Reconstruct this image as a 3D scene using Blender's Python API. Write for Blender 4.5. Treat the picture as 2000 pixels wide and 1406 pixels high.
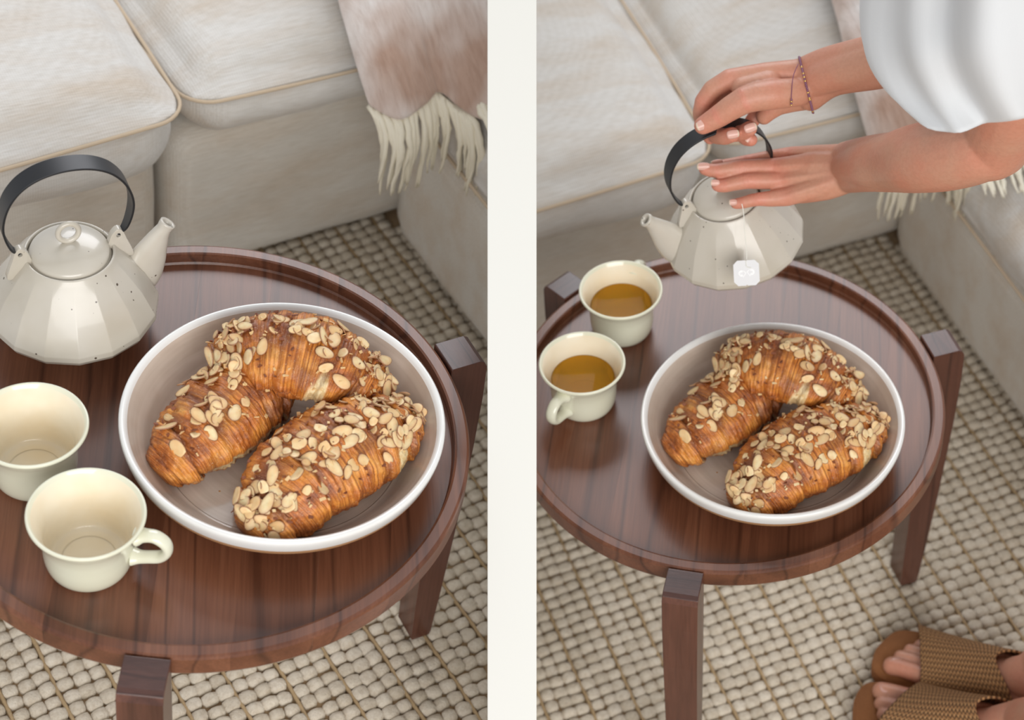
import bpy, bmesh, math, random
import numpy as np
from mathutils import Vector, Matrix, noise
R=math.radians
scn=bpy.context.scene; COL=scn.collection
for o in list(bpy.data.objects): bpy.data.objects.remove(o)

# ---------------- camera ----------------
PITCH=R(46.3)
F_PX=3600.0
cam_d=bpy.data.cameras.new('camera'); cam=bpy.data.objects.new('camera',cam_d); COL.objects.link(cam)
scn.camera=cam
cam_d.sensor_fit='HORIZONTAL'; cam_d.sensor_width=36; cam_d.lens=F_PX*36/2000
cam_d.clip_start=.05; cam_d.clip_end=60
TW=Matrix(((1,0,0,0),(0,math.sin(PITCH),-math.cos(PITCH),0),(0,math.cos(PITCH),math.sin(PITCH),1.9),(0,0,0,1)))
cam.matrix_world=TW
cam_d.dof.use_dof=True; cam_d.dof.focus_distance=1.68; cam_d.dof.aperture_fstop=6.6

# ---------------- world and windows ----------------
w=bpy.data.worlds.new('daylight'); scn.world=w; w.use_nodes=True
bg=w.node_tree.nodes['Background']; bg.inputs[0].default_value=(.95,.97,1,1); bg.inputs[1].default_value=.61
def window_light(name,loc,target,sx,sy,power,color=(1,1,1)):
    l=bpy.data.lights.new(name,'AREA'); l.shape='RECTANGLE'; l.size=sx; l.size_y=sy; l.energy=power; l.color=color
    o=bpy.data.objects.new(name,l); COL.objects.link(o)
    o.location=loc; o.rotation_euler=(Vector(target)-Vector(loc)).to_track_quat('-Z','Y').to_euler(); return o
window_light('window_light',(.75,-2.1,2.3),(0,1.35,.4),3.0,2.0,120,(1,.98,.95))
window_light('back_window_light',(.15,4.8,3.25),(.15,1.3,.6),2.5,1.9,88,(.97,.97,1))

scn.view_settings.view_transform='Standard'; scn.view_settings.look='None'
scn.view_settings.exposure=0.0; scn.view_settings.gamma=1; scn.view_settings.use_curve_mapping=False

# ---------------- the two rooms (one either side of the partition) ----------------
PSI=math.atan(524/F_PX)
def room_matrix(p,yaw):
    x,y,z,P,roll=p
    fwd=Vector((0,math.cos(P),-math.sin(P))); up=Vector((0,math.sin(P),math.cos(P))); r=Vector((1,0,0))
    c,s=math.cos(roll),math.sin(roll); r,up=c*r+s*up,-s*r+c*up
    c,s=math.cos(yaw),math.sin(yaw); f2=c*fwd+s*r; r2=-s*fwd+c*r
    L=Matrix.Identity(4)
    for i in range(3): L[i][0]=r2[i];L[i][1]=up[i];L[i][2]=-f2[i]
    L.translation=Vector((x,y,z))
    return TW@L.inverted()
ROOMS={'A':room_matrix((0.0378, -1.072, 1.2049, 0.8056, 0.0248),PSI),'B':room_matrix((0.0583, -1.3606, 1.4957, 0.8103, 0.0498),-PSI)}
ROOM='A'
def M(): return ROOMS[ROOM]

# ---------------- helpers ----------------
def obj(name,me,mat=None,parent=None,loc=None,rot=None):
    """mesh -> object; top level objects stand in the current room"""
    o=bpy.data.objects.new(name,me); COL.objects.link(o)
    if mat and len(me.materials)==0: me.materials.append(mat)
    L=Matrix.Translation(loc or (0,0,0))
    if rot is not None: L=L@(rot if isinstance(rot,Matrix) else Matrix.Rotation(rot,4,'Z'))
    if parent: o.parent=parent; o.matrix_basis=L
    else: o.matrix_world=M()@L
    return o
def thing(name,label,cat,loc=(0,0,0),rot=None,group=None,me=None,mat=None):
    o=obj(name,me,mat,None,loc,rot) if me else obj_empty(name,loc,rot)
    return tag(o,label,cat,group)
def obj_empty(name,loc=(0,0,0),rot=None,parent=None):
    o=bpy.data.objects.new(name,None); COL.objects.link(o); o.empty_display_size=.02
    L=Matrix.Translation(loc)
    if rot is not None: L=L@(rot if isinstance(rot,Matrix) else Matrix.Rotation(rot,4,'Z'))
    if parent: o.parent=parent;o.matrix_basis=L
    else: o.matrix_world=M()@L
    return o
def tag(o,label,cat,group=None):
    o['label']=label; o['category']=cat
    if group: o['group']=group
    return o
def pymesh(name,V,Fc,smooth=True):
    me=bpy.data.meshes.new(name); me.from_pydata([tuple(v) for v in V],[],Fc); me.update()
    if smooth: me.polygons.foreach_set('use_smooth',[True]*len(me.polygons))
    return me
def bmmesh(name,bm,smooth=True):
    me=bpy.data.meshes.new(name); bmesh.ops.recalc_face_normals(bm,faces=bm.faces); bm.to_mesh(me); bm.free()
    if smooth: me.polygons.foreach_set('use_smooth',[True]*len(me.polygons))
    return me
def lathe(prof,n=96,closed=True):
    """prof: list of (r,z) from axis out and back"""
    V=[];F=[];m=len(prof)
    for r,z in prof:
        for i in range(n):
            a=2*math.pi*i/n; V.append((r*math.cos(a),r*math.sin(a),z))
    for j in range(m-1):
        for i in range(n): F.append((j*n+i,j*n+(i+1)%n,(j+1)*n+(i+1)%n,(j+1)*n+i))
    bm=bmesh.new(); vs=[bm.verts.new(v) for v in V]
    for f in F:
        bm.faces.new([vs[i] for i in f])
    bmesh.ops.remove_doubles(bm,verts=bm.verts,dist=1e-6)
    return bm
def smooth_prof(pts,k=6):
    """Catmull-Rom through (r,z) points"""
    out=[];P=[Vector((a,b)) for a,b in pts];P=[P[0]]+P+[P[-1]]
    for i in range(1,len(P)-2):
        for j in range(k):
            t=j/k;p0,p1,p2,p3=P[i-1:i+3]
            q=.5*((2*p1)+(-p0+p2)*t+(2*p0-5*p1+4*p2-p3)*t*t+(-p0+3*p1-3*p2+p3)*t**3); out.append((max(q.x,0),q.y))
    out.append(tuple(pts[-1])); return out
def spline3(pts,k=8,closed=False):
    P=[Vector(p) for p in pts]
    P=[P[-1]]+P+[P[0],P[1]] if closed else [P[0]]+P+[P[-1]]
    out=[]
    for i in range(1,len(P)-2):
        for j in range(k):
            t=j/k;p0,p1,p2,p3=P[i-1:i+3]
            out.append(.5*((2*p1)+(-p0+p2)*t+(2*p0-5*p1+4*p2-p3)*t*t+(-p0+3*p1-3*p2+p3)*t**3))
    if not closed: out.append(P[-2])
    return out
def sweep(path,secs,closed=False,cap=True,upv=(0,0,1)):
    """path: points; secs: per point list of (a,b) section coords along (side,up)"""
    V=[];F=[];n=len(secs[0]);m=len(path)
    for i,p in enumerate(path):
        a=path[(i-1)%m] if (i or closed) else path[0]; b=path[(i+1)%m] if (i<m-1 or closed) else path[-1]
        t=(b-a).normalized(); side=t.cross(Vector(upv))
        side=side.normalized() if side.length>1e-5 else Vector((1,0,0)); up=side.cross(t).normalized()
        for (x,y) in secs[i]: V.append(p+side*x+up*y)
    for i in range(m if closed else m-1):
        k=(i+1)%m
        for j in range(n): F.append((i*n+j,i*n+(j+1)%n,k*n+(j+1)%n,k*n+j))
    if cap and not closed: F.append(tuple(range(n-1,-1,-1))); F.append(tuple((m-1)*n+j for j in range(n)))
    return V,F
def circ_sec(r,n=12,ry=None):
    ry=ry or r
    return [(r*math.cos(2*math.pi*i/n),ry*math.sin(2*math.pi*i/n)) for i in range(n)]
def tube(name,path,rad,n=10,closed=False,upv=(0,0,1)):
    path=[Vector(p) for p in path]
    rs=rad if isinstance(rad,(list,tuple)) else [rad]*len(path)
    V,F=sweep(path,[circ_sec(r,n) for r in rs],closed,True,upv); return pymesh(name,V,F)
def clip(o,side):
    """cut a mesh off at the partition it butts against"""
    me=o.data; mw=(o.parent.matrix_world@o.matrix_basis if o.parent else o.matrix_world).inverted()
    x=-.0125 if side=='A' else -.0055
    co=mw@Vector((x,0,0)); no=(mw.to_3x3()@Vector((1 if side=='A' else -1,0,0))).normalized()
    bm=bmesh.new(); bm.from_mesh(me)
    g=bm.verts[:]+bm.edges[:]+bm.faces[:]
    r=bmesh.ops.bisect_plane(bm,geom=g,plane_co=co,plane_no=no,clear_outer=True)
    ed=[e for e in r['geom_cut'] if isinstance(e,bmesh.types.BMEdge)]
    try: bmesh.ops.holes_fill(bm,edges=ed)
    except Exception: pass
    bm.to_mesh(me); bm.free()
def fbm(v,o=3):
    return sum(noise.noise(Vector(v)*(2**i))/(2**i) for i in range(o))

# ---------------- materials ----------------
class N:
    def __init__(s,name):
        s.m=bpy.data.materials.new(name); s.m.use_nodes=True; s.t=s.m.node_tree; s.b=s.t.nodes['Principled BSDF']
    def n(s,typ,**k):
        nd=s.t.nodes.new('ShaderNode'+typ)
        for a,v in k.items():
            if a.startswith('i_'):
                key=a[2:].replace('_',' ')
                nd.inputs[key].default_value=v
            else: setattr(nd,a,v)
        return nd
    def l(s,a,b):
        s.t.links.new(a,b)
    def set(s,**k):
        for a,v in k.items(): s.b.inputs[a.replace('_',' ')].default_value=v
    def coord(s,kind='Object',scale=(1,1,1),rot=(0,0,0),loc=(0,0,0)):
        tc=s.n('TexCoord'); mp=s.n('Mapping'); mp.inputs['Scale'].default_value=scale; mp.inputs['Rotation'].default_value=rot; mp.inputs['Location'].default_value=loc
        s.l(tc.outputs[kind],mp.inputs[0]); return mp.outputs[0]
    def noise(s,vec,scale,detail=3,rough=.5,dist=0):
        nd=s.n('TexNoise'); nd.inputs['Scale'].default_value=scale; nd.inputs['Detail'].default_value=detail
        nd.inputs['Roughness'].default_value=rough; nd.inputs['Distortion'].default_value=dist
        if vec: s.l(vec,nd.inputs['Vector'])
        return nd.outputs['Fac']
    def ramp(s,fac,stops):
        r=s.n('ValToRGB'); e=r.color_ramp.elements
        while len(e)<len(stops): e.new(.5)
        for i,(p,c) in enumerate(stops): e[i].position=p; e[i].color=(*c,1) if len(c)==3 else c
        s.l(fac,r.inputs[0]); return r.outputs[0]
    def mix(s,f,a,b,mode='MIX'):
        m=s.n('Mix',data_type='RGBA',blend_type=mode)
        for v,i in ((f,0),(a,6),(b,7)):
            if hasattr(v,'is_output'): s.l(v,m.inputs[i])
            else: m.inputs[i].default_value=v if i==0 else ((*v,1) if len(v)==3 else v)
        return m.outputs[2]
    def math(s,op,a,b=0,c=0):
        m=s.n('Math',operation=op)
        for v,i in ((a,0),(b,1),(c,2)):
            if hasattr(v,'is_output'): s.l(v,m.inputs[i])
            else: m.inputs[i].default_value=v
        return m.outputs[0]
    def bump(s,h,strength=.3,dist=.001):
        b=s.n('Bump'); b.inputs['Strength'].default_value=strength; b.inputs['Distance'].default_value=dist
        s.l(h,b.inputs['Height']); s.l(b.outputs[0],s.b.inputs['Normal'])
    def col(s,c): s.l(c,s.b.inputs['Base Color'])
def plain(name,c,rough=.5,**k):
    n=N(name); n.set(Base_Color=(*c,1),Roughness=rough,**k); return n.m
def mat_wood(name,lo,mid,hi,scale=(1,1,1),rot=(0,0,0),kind='Object'):
    n=N(name); v=n.coord(kind,scale,rot)
    oi=n.n('ObjectInfo'); off=n.math('MULTIPLY',oi.outputs['Random'],37.0)
    add=n.n('VectorMath',operation='ADD'); n.l(v,add.inputs[0]); cx=n.n('CombineXYZ'); n.l(off,cx.inputs[0]); n.l(off,cx.inputs[2]); n.l(cx.outputs[0],add.inputs[1])
    st=n.n('VectorMath',operation='MULTIPLY'); n.l(add.outputs[0],st.inputs[0]); st.inputs[1].default_value=(1,.07,1)
    g=n.noise(st.outputs[0],13,4,.6,.8)
    wv=n.n('TexWave',wave_type='BANDS',bands_direction='X'); wv.inputs['Scale'].default_value=8.5; wv.inputs['Distortion'].default_value=14; wv.inputs['Detail'].default_value=2; wv.inputs['Detail Scale'].default_value=.8
    n.l(st.outputs[0],wv.inputs['Vector'])
    st2=n.n('VectorMath',operation='MULTIPLY'); n.l(add.outputs[0],st2.inputs[0]); st2.inputs[1].default_value=(1,.03,1)
    fine=n.noise(st2.outputs[0],420,2,.6)
    c=n.ramp(g,[(.28,lo),(.5,mid),(.75,hi)])
    lines=n.ramp(wv.outputs['Fac'],[(.0,(.38,.35,.36)),(.02,(.72,.70,.70)),(.07,(1,1,1))])
    c=n.mix(.7,c,lines,'MULTIPLY')
    c=n.mix(.35,c,n.ramp(fine,[(.35,(.45,.42,.42)),(.6,(1,1,1))]),'MULTIPLY')
    tone=n.ramp(oi.outputs['Random'],[(0,(.86,.84,.84)),(.5,(1,1,1)),(1,(1.0,1.0,1.0))])
    c=n.mix(1.0,c,tone,'MULTIPLY')
    n.col(c); n.set(Roughness=.30); n.b.inputs['Coat Weight'].default_value=.1; n.b.inputs['Coat Roughness'].default_value=.25
    n.bump(fine,.12,.0005); return n.m
WOOD=mat_wood('walnut',(.098,.034,.017),(.170,.062,.031),(.245,.100,.053))
WOOD_END=mat_wood('walnut_end_grain',(.05,.02,.015),(.075,.03,.022),(.11,.046,.034),(3,8,3))
def mat_linen(name,c1,c2,blot=.5,rot=0.0):
    n=N(name); v=n.coord('Object',(1,1,1),(0,0,rot))
    st=n.n('VectorMath',operation='MULTIPLY'); n.l(v,st.inputs[0]); st.inputs[1].default_value=(1,4,3)
    a=n.noise(st.outputs[0],5,5,.6); b=n.noise(v,6,2,.5)
    c=n.mix(n.ramp(a,[(.42,(0,0,0)),(.72,(1,1,1))]),c1,c2)
    st2=n.n('VectorMath',operation='MULTIPLY'); n.l(v,st2.inputs[0]); st2.inputs[1].default_value=(1,9,9)
    sl=n.noise(st2.outputs[0],45,3,.6)
    c=n.mix(.30,c,n.ramp(sl,[(.35,(.72,.68,.62)),(.6,(1,1,1))]),'MULTIPLY')
    wx=n.n('TexWave',wave_type='BANDS',bands_direction='X');wx.inputs['Scale'].default_value=110;wx.inputs['Distortion'].default_value=.6;n.l(v,wx.inputs['Vector'])
    wy=n.n('TexWave',wave_type='BANDS',bands_direction='Z');wy.inputs['Scale'].default_value=110;wy.inputs['Distortion'].default_value=.6;n.l(v,wy.inputs['Vector'])
    wz=n.n('TexWave',wave_type='BANDS',bands_direction='Y');wz.inputs['Scale'].default_value=110;wz.inputs['Distortion'].default_value=.6;n.l(v,wz.inputs['Vector'])
    h=n.math('ADD',wx.outputs['Fac'],n.math('ADD',wy.outputs['Fac'],wz.outputs['Fac']))
    c=n.mix(.22,c,n.ramp(n.math('MULTIPLY',h,.33),[(.2,(.72,.70,.66)),(.7,(1,1,1))]),'MULTIPLY')
    n.col(c); n.set(Roughness=.9,Sheen_Weight=.25); n.b.inputs['Specular IOR Level'].default_value=.15
    n.bump(h,.22,.0010); return n.m
LINEN=mat_linen('oatmeal_linen',(.71,.69,.66),(.62,.54,.455))
LINEN_BASE_LIT=mat_linen('oatmeal_linen_base_lit',(.79,.75,.685),(.71,.61,.50))  # same fabric as the cushions, extra light painted in for the dim upright faces
PIPING=plain('tan_piping',(.58,.46,.33),.9)
GAPDARK=plain('dark_gap',(.10,.085,.07),.9)
def mat_ceramic(name,c1,c2,rough=.16,speck=False,streak=False):
    n=N(name); v=n.coord('Object')
    c=n.mix(n.ramp(n.noise(v,18,3),[(.4,(0,0,0)),(.65,(1,1,1))]),c1,c2)
    if speck:
        vo=n.n('TexVoronoi',feature='F1'); vo.inputs['Scale'].default_value=230; vo.inputs['Randomness'].default_value=1
        n.l(v,vo.inputs['Vector'])
        sep=n.n('SeparateColor'); n.l(vo.outputs['Color'],sep.inputs[0])
        pick=n.math('GREATER_THAN',sep.outputs[0],.88)
        size=n.math('ADD',.07,n.math('MULTIPLY',n.math('POWER',sep.outputs[1],3),.22))
        dot=n.math('MULTIPLY',n.math('LESS_THAN',vo.outputs['Distance'],size),pick)
        c=n.mix(dot,c,(.11,.085,.065))
    if streak:
        sx=n.n('SeparateXYZ'); n.l(v,sx.inputs[0])
        rr=n.math('SQRT',n.math('ADD',n.math('POWER',sx.outputs[0],2),n.math('POWER',sx.outputs[1],2)))
        cb=n.n('CombineXYZ'); n.l(n.math('MULTIPLY',rr,1.0),cb.inputs[0]); n.l(n.math('MULTIPLY',sx.outputs[0],.06),cb.inputs[1])
        st=n.noise(cb.outputs[0],140,3,.6,.3)
        c=n.mix(.75,c,n.ramp(st,[(.34,(.80,.77,.74)),(.62,(1,1,1))]),'MULTIPLY')
    n.col(c); n.set(Roughness=rough); n.b.inputs['Coat Weight'].default_value=.3; n.b.inputs['Coat Roughness'].default_value=.06
    n.bump(n.noise(v,60,2),.04,.001)
    return n.m
CUP=mat_ceramic('cream_glaze',(.76,.755,.60),(.75,.735,.57),.12)
CUPIN=mat_ceramic('crackled_glaze_bounce_tan',(.86,.78,.62),(.82,.70,.50),.14)  # tan of light bouncing inside the bowl is painted into this glaze colour
PLATE=mat_ceramic('greige_streaked_glaze',(.60,.51,.43),(.52,.42,.34),.13,streak=True)
PLATE_RIM=mat_ceramic('pale_rim_glaze',(.82,.82,.80),(.78,.77,.74),.10)
CLAY=plain('bare_clay',(.42,.22,.10),.7)
POT=mat_ceramic('speckled_offwhite_glaze',(.56,.52,.45),(.51,.465,.385),.24,speck=True)
BLACK=plain('matt_black_metal',(.022,.023,.026),.42,Metallic=.3)
TEA=N('green_tea'); TEA.set(Base_Color=(.86,.54,.07,1),Roughness=.0,IOR=1.12); TEA.b.inputs['Transmission Weight'].default_value=.8; TEA.b.inputs['Specular IOR Level'].default_value=.05; TEA=TEA.m
def mat_croissant():
    n=N('baked_croissant'); uv=n.coord('UV')
    ob=n.coord('Object')
    su=n.n('SeparateXYZ'); n.l(uv,su.inputs[0])
    cb=n.n('CombineXYZ'); n.l(n.math('MULTIPLY',su.outputs[0],120),cb.inputs[0]); n.l(n.math('MULTIPLY',su.outputs[1],2.2),cb.inputs[1])
    lam=n.noise(cb.outputs[0],1.0,3,.6,.4)
    big=n.noise(ob,38,4,.6)
    c=n.ramp(big,[(.30,(.24,.062,.014)),(.45,(.50,.155,.026)),(.60,(.70,.28,.050)),(.76,(.82,.44,.12))])
    c=n.mix(.8,c,n.ramp(lam,[(.34,(.40,.25,.18)),(.5,(.95,.88,.8)),(.64,(1.35,1.4,1.5))]),'MULTIPLY')
    at=n.n('Attribute',attribute_name='crumb'); 
    c=n.mix(at.outputs['Fac'],c,n.ramp(n.noise(ob,240,3),[(.3,(.75,.50,.20)),(.6,(.88,.72,.42))]))
    at2=n.n('Attribute',attribute_name='dark'); 
    c=n.mix(n.math('MULTIPLY',at2.outputs['Fac'],.75),c,(.16,.042,.014))
    sug=n.noise(ob,900,2,.5); sg=n.ramp(sug,[(.62,(0,0,0)),(.70,(1,1,1))])
    c=n.mix(n.math('MULTIPLY',sg,.35),c,(.85,.66,.42))
    n.col(c); n.set(Roughness=.42); n.b.inputs['Coat Weight'].default_value=.15; n.b.inputs['Coat Roughness'].default_value=.3
    c=c
    h=n.math('ADD',n.math('MULTIPLY',lam,1.3),n.math('MULTIPLY',n.noise(ob,350,3,.7),.7))
    n.bump(h,.75,.0016); return n.m
CROISSANT=mat_croissant()
def mat_almond(name,a,b):
    n=N(name); v=n.coord('Generated',(1,1,1)); 
    oi=n.n('ObjectInfo'); at=n.n('Attribute',attribute_name='rim')
    c=n.mix(oi.outputs['Random'],a,b)
    c2=n.mix(n.ramp(n.noise(n.coord('Object'),120,2),[(.4,(0,0,0)),(.65,(1,1,1))]),c,(.72,.42,.17))
    c=n.mix(.5,c,c2)
    c=n.mix(at.outputs['Fac'],c,(.22,.07,.03)); n.col(c); n.set(Roughness=.45)
    n.set(Subsurface_Weight=.15); n.b.inputs['Subsurface Scale'].default_value=.003; return n.m
ALMOND=mat_almond('toasted_almond',(.86,.68,.40),(.76,.50,.24))
BRAN=plain('almond_skin',(.22,.07,.03),.6)
def mat_skin():
    n=N('skin'); v=n.coord('Object')
    c=n.mix(n.ramp(n.noise(v,22,3),[(.38,(0,0,0)),(.68,(1,1,1))]),(.56,.285,.19),(.58,.245,.16))
    at=n.n('Attribute',attribute_name='flush'); c=n.mix(at.outputs['Fac'],c,(.66,.24,.17))
    c=n.mix(.25,c,n.ramp(n.noise(v,300,2),[(.35,(.8,.72,.68)),(.6,(1,1,1))]),'MULTIPLY')
    n.col(c); n.set(Roughness=.46,Subsurface_Weight=.12); n.b.inputs['Subsurface Radius'].default_value=(1,.35,.2); n.b.inputs['Subsurface Scale'].default_value=.004
    st=n.n('VectorMath',operation='MULTIPLY'); n.l(v,st.inputs[0]); st.inputs[1].default_value=(1,1,1)
    vo=n.n('TexVoronoi'); vo.inputs['Scale'].default_value=420; n.l(v,vo.inputs['Vector'])
    h=n.math('ADD',n.math('MULTIPLY',vo.outputs['Distance'],.5),n.noise(v,160,3))
    n.bump(h,.22,.0008); return n.m
SKIN=mat_skin()
NAIL=plain('fingernail',(.68,.40,.33),.22)
NAILTIP=plain('nail_edge',(.72,.56,.43),.3)
def mat_shirt():
    n=N('white_cotton'); v=n.coord('Object'); n.set(Base_Color=(.63,.64,.65,1),Roughness=.85,Sheen_Weight=.2)
    n.bump(n.noise(v,700,2),.15,.0006); return n.m
SHIRT=mat_shirt()
TROUSER=plain('pale_trousers',(.62,.58,.52),.9)
def mat_wool():
    n=N('oatmeal_wool'); v=n.coord('Object'); 
    at=n.n('Attribute',attribute_name='tone')
    c=n.mix(at.outputs['Fac'],(.62,.535,.415),(.82,.735,.61))
    c=n.mix(.5,c,n.ramp(n.noise(v,130,3,.7),[(.35,(.70,.64,.57)),(.58,(1,1,1))]),'MULTIPLY')
    n.col(c); n.set(Roughness=.95); n.b.inputs['Specular IOR Level'].default_value=.1; n.bump(n.noise(v,420,3,.8),.8,.003); return n.m
WOOL=mat_wool()
def mat_jute(name,a,b):
    n=N(name); v=n.coord('Object'); c=n.mix(n.noise(v,160,3,.7),a,b); n.col(c); n.set(Roughness=.9); n.bump(n.noise(v,300,3,.8),.8,.002); return n.m
JUTE=mat_jute('jute',(.36,.24,.12),(.52,.38,.22))
JUTE_DARK=mat_jute('jute_backing',(.40,.27,.15),(.56,.41,.25))
def mat_throw():
    n=N('blush_wool_throw'); v=n.coord('UV',(1,1,1))
    band=n.n('TexWave',wave_type='BANDS',bands_direction='DIAGONAL'); 
    a=n.noise(v,3.6,3,.55); big=n.ramp(a,[(.36,(.46,.31,.24)),(.47,(.62,.52,.47)),(.58,(.78,.75,.73))])
    st=n.n('VectorMath',operation='MULTIPLY'); n.l(v,st.inputs[0]); st.inputs[1].default_value=(1,.22,1)
    f=n.noise(st.outputs[0],90,3,.6)
    c=n.mix(.4,big,n.ramp(f,[(.35,(.66,.56,.50)),(.6,(1,1,1))]),'MULTIPLY')
    n.col(c); n.set(Roughness=.95,Sheen_Weight=.6); n.bump(f,.8,.004); return n.m
THROW=mat_throw()
FRINGE=plain('cream_wool_fringe',(.80,.74,.60),.9)
WALLP=plain('cream_wall_paint',(.725,.72,.68),.85)
PAPER=plain('tag_paper',(.74,.74,.75),.8); PRINT=plain('white_print',(.95,.95,.95),.6); THREAD=plain('cotton_thread',(.80,.79,.72),.9)
SUEDE=mat_jute('brown_suede',(.28,.105,.032),(.34,.135,.045))
def mat_raffia():
    n=N('woven_raffia'); uv=n.coord('UV')
    s=n.n('SeparateXYZ'); n.l(uv,s.inputs[0])
    a=n.math('SINE',n.math('MULTIPLY',s.outputs[0],260)); k=n.math('ABSOLUTE',n.math('SUBTRACT',n.math('FRACT',n.math('MULTIPLY',s.outputs[1],36)),.5))
    w=n.math('ADD',n.math('MULTIPLY',n.math('SINE',n.math('ADD',n.math('MULTIPLY',s.outputs[0],300),n.math('MULTIPLY',k,9))),.5),.5)
    rows=n.math('MULTIPLY',k,2)
    h=n.math('MULTIPLY',w,n.math('SUBTRACT',1.0,n.math('MULTIPLY',rows,.6)))
    c=n.ramp(h,[(.08,(.10,.048,.018)),(.40,(.38,.18,.065)),(.85,(.56,.31,.13))])
    n.col(c); n.set(Roughness=.75); n.bump(h,.9,.0018); return n.m
RAFFIA=mat_raffia()
LILAC=plain('lilac_bead',(.23,.09,.15),.2); GOLDB=plain('gold_bead',(.75,.52,.2),.25,Metallic=1.0)
TH=R(26.5)
KC={'A':Vector((.2150,.7420,-.42)),'B':Vector((.205,.714,-.42))}
FLOORZ=-.42
# ---------------- partition wall and floors ----------------
def partition():
    # thin partition: stands between the two rooms, sloping front edge capped with a wide trim board
    C=Vector((0,0,1.9)); f=Vector((0,math.cos(PITCH),-math.sin(PITCH))); u=Vector((0,math.sin(PITCH),math.cos(PITCH)))
    d=1.60; hw=48/F_PX*d
    lo=C+f*d-u*.42; hi=C+f*d+u*.36
    me=bpy.data.meshes.new('trim'); bm=bmesh.new()
    vs=[]
    for p in (lo,hi):
        for x,k in ((-hw,0),(hw,0),(hw,.02),(-hw,.02)): vs.append(bm.verts.new(p+Vector((x,0,0))+f*k))
    for q in ((0,1,2,3),(4,5,6,7),(0,1,5,4),(1,2,6,5),(2,3,7,6),(3,0,4,7)): bm.faces.new([vs[i] for i in q])
    t=bpy.data.objects.new('trim_1',bmmesh('trim',bm,False)); COL.objects.link(t); t.data.materials.append(WALLP); t['kind']='structure'
    b=t.modifiers.new('b','BEVEL'); b.width=.0006; b.segments=2
    lo2=lo+f*.02; hi2=hi+f*.02
    low=Vector((0,lo2.y,-.3)); top=.80
    k=(top-lo2.z)/(hi2.z-lo2.z); mid=lo2.lerp(hi2,k)
    prof=[(lo2.y,lo2.z),(lo2.y+.05,-.3),(3.4,-.3),(3.4,top),(mid.y,top)]
    bm=bmesh.new()
    A=[bm.verts.new((-.0115,y,z)) for y,z in prof]; B=[bm.verts.new((-.0062,y,z)) for y,z in prof]
    bm.faces.new(A); bm.faces.new(B[::-1])
    for i in range(len(A)):
        j=(i+1)%len(A); bm.faces.new((A[i],B[i],B[j],A[j]))
    wl=bpy.data.objects.new('wall_middle',bmmesh('wall_middle',bm,False)); COL.objects.link(wl); wl.data.materials.append(WALLP); wl['kind']='structure'
partition()
FLOORM=plain('oak_floor',(.34,.24,.15),.6)
def floor():
    me=pymesh('floor',[(-1.6,-2.2,FLOORZ-.03),(1.8,-2.2,FLOORZ-.03),(1.8,2.4,FLOORZ-.03),(-1.6,2.4,FLOORZ-.03),(-1.6,-2.2,FLOORZ-.06),(1.8,-2.2,FLOORZ-.06),(1.8,2.4,FLOORZ-.06),(-1.6,2.4,FLOORZ-.06)],
      [(0,1,2,3),(7,6,5,4),(0,4,5,1),(1,5,6,2),(2,6,7,3),(3,7,4,0)],False)
    o=obj('floor',me,FLOORM); o['kind']='structure'; clip(o,ROOM)

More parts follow.
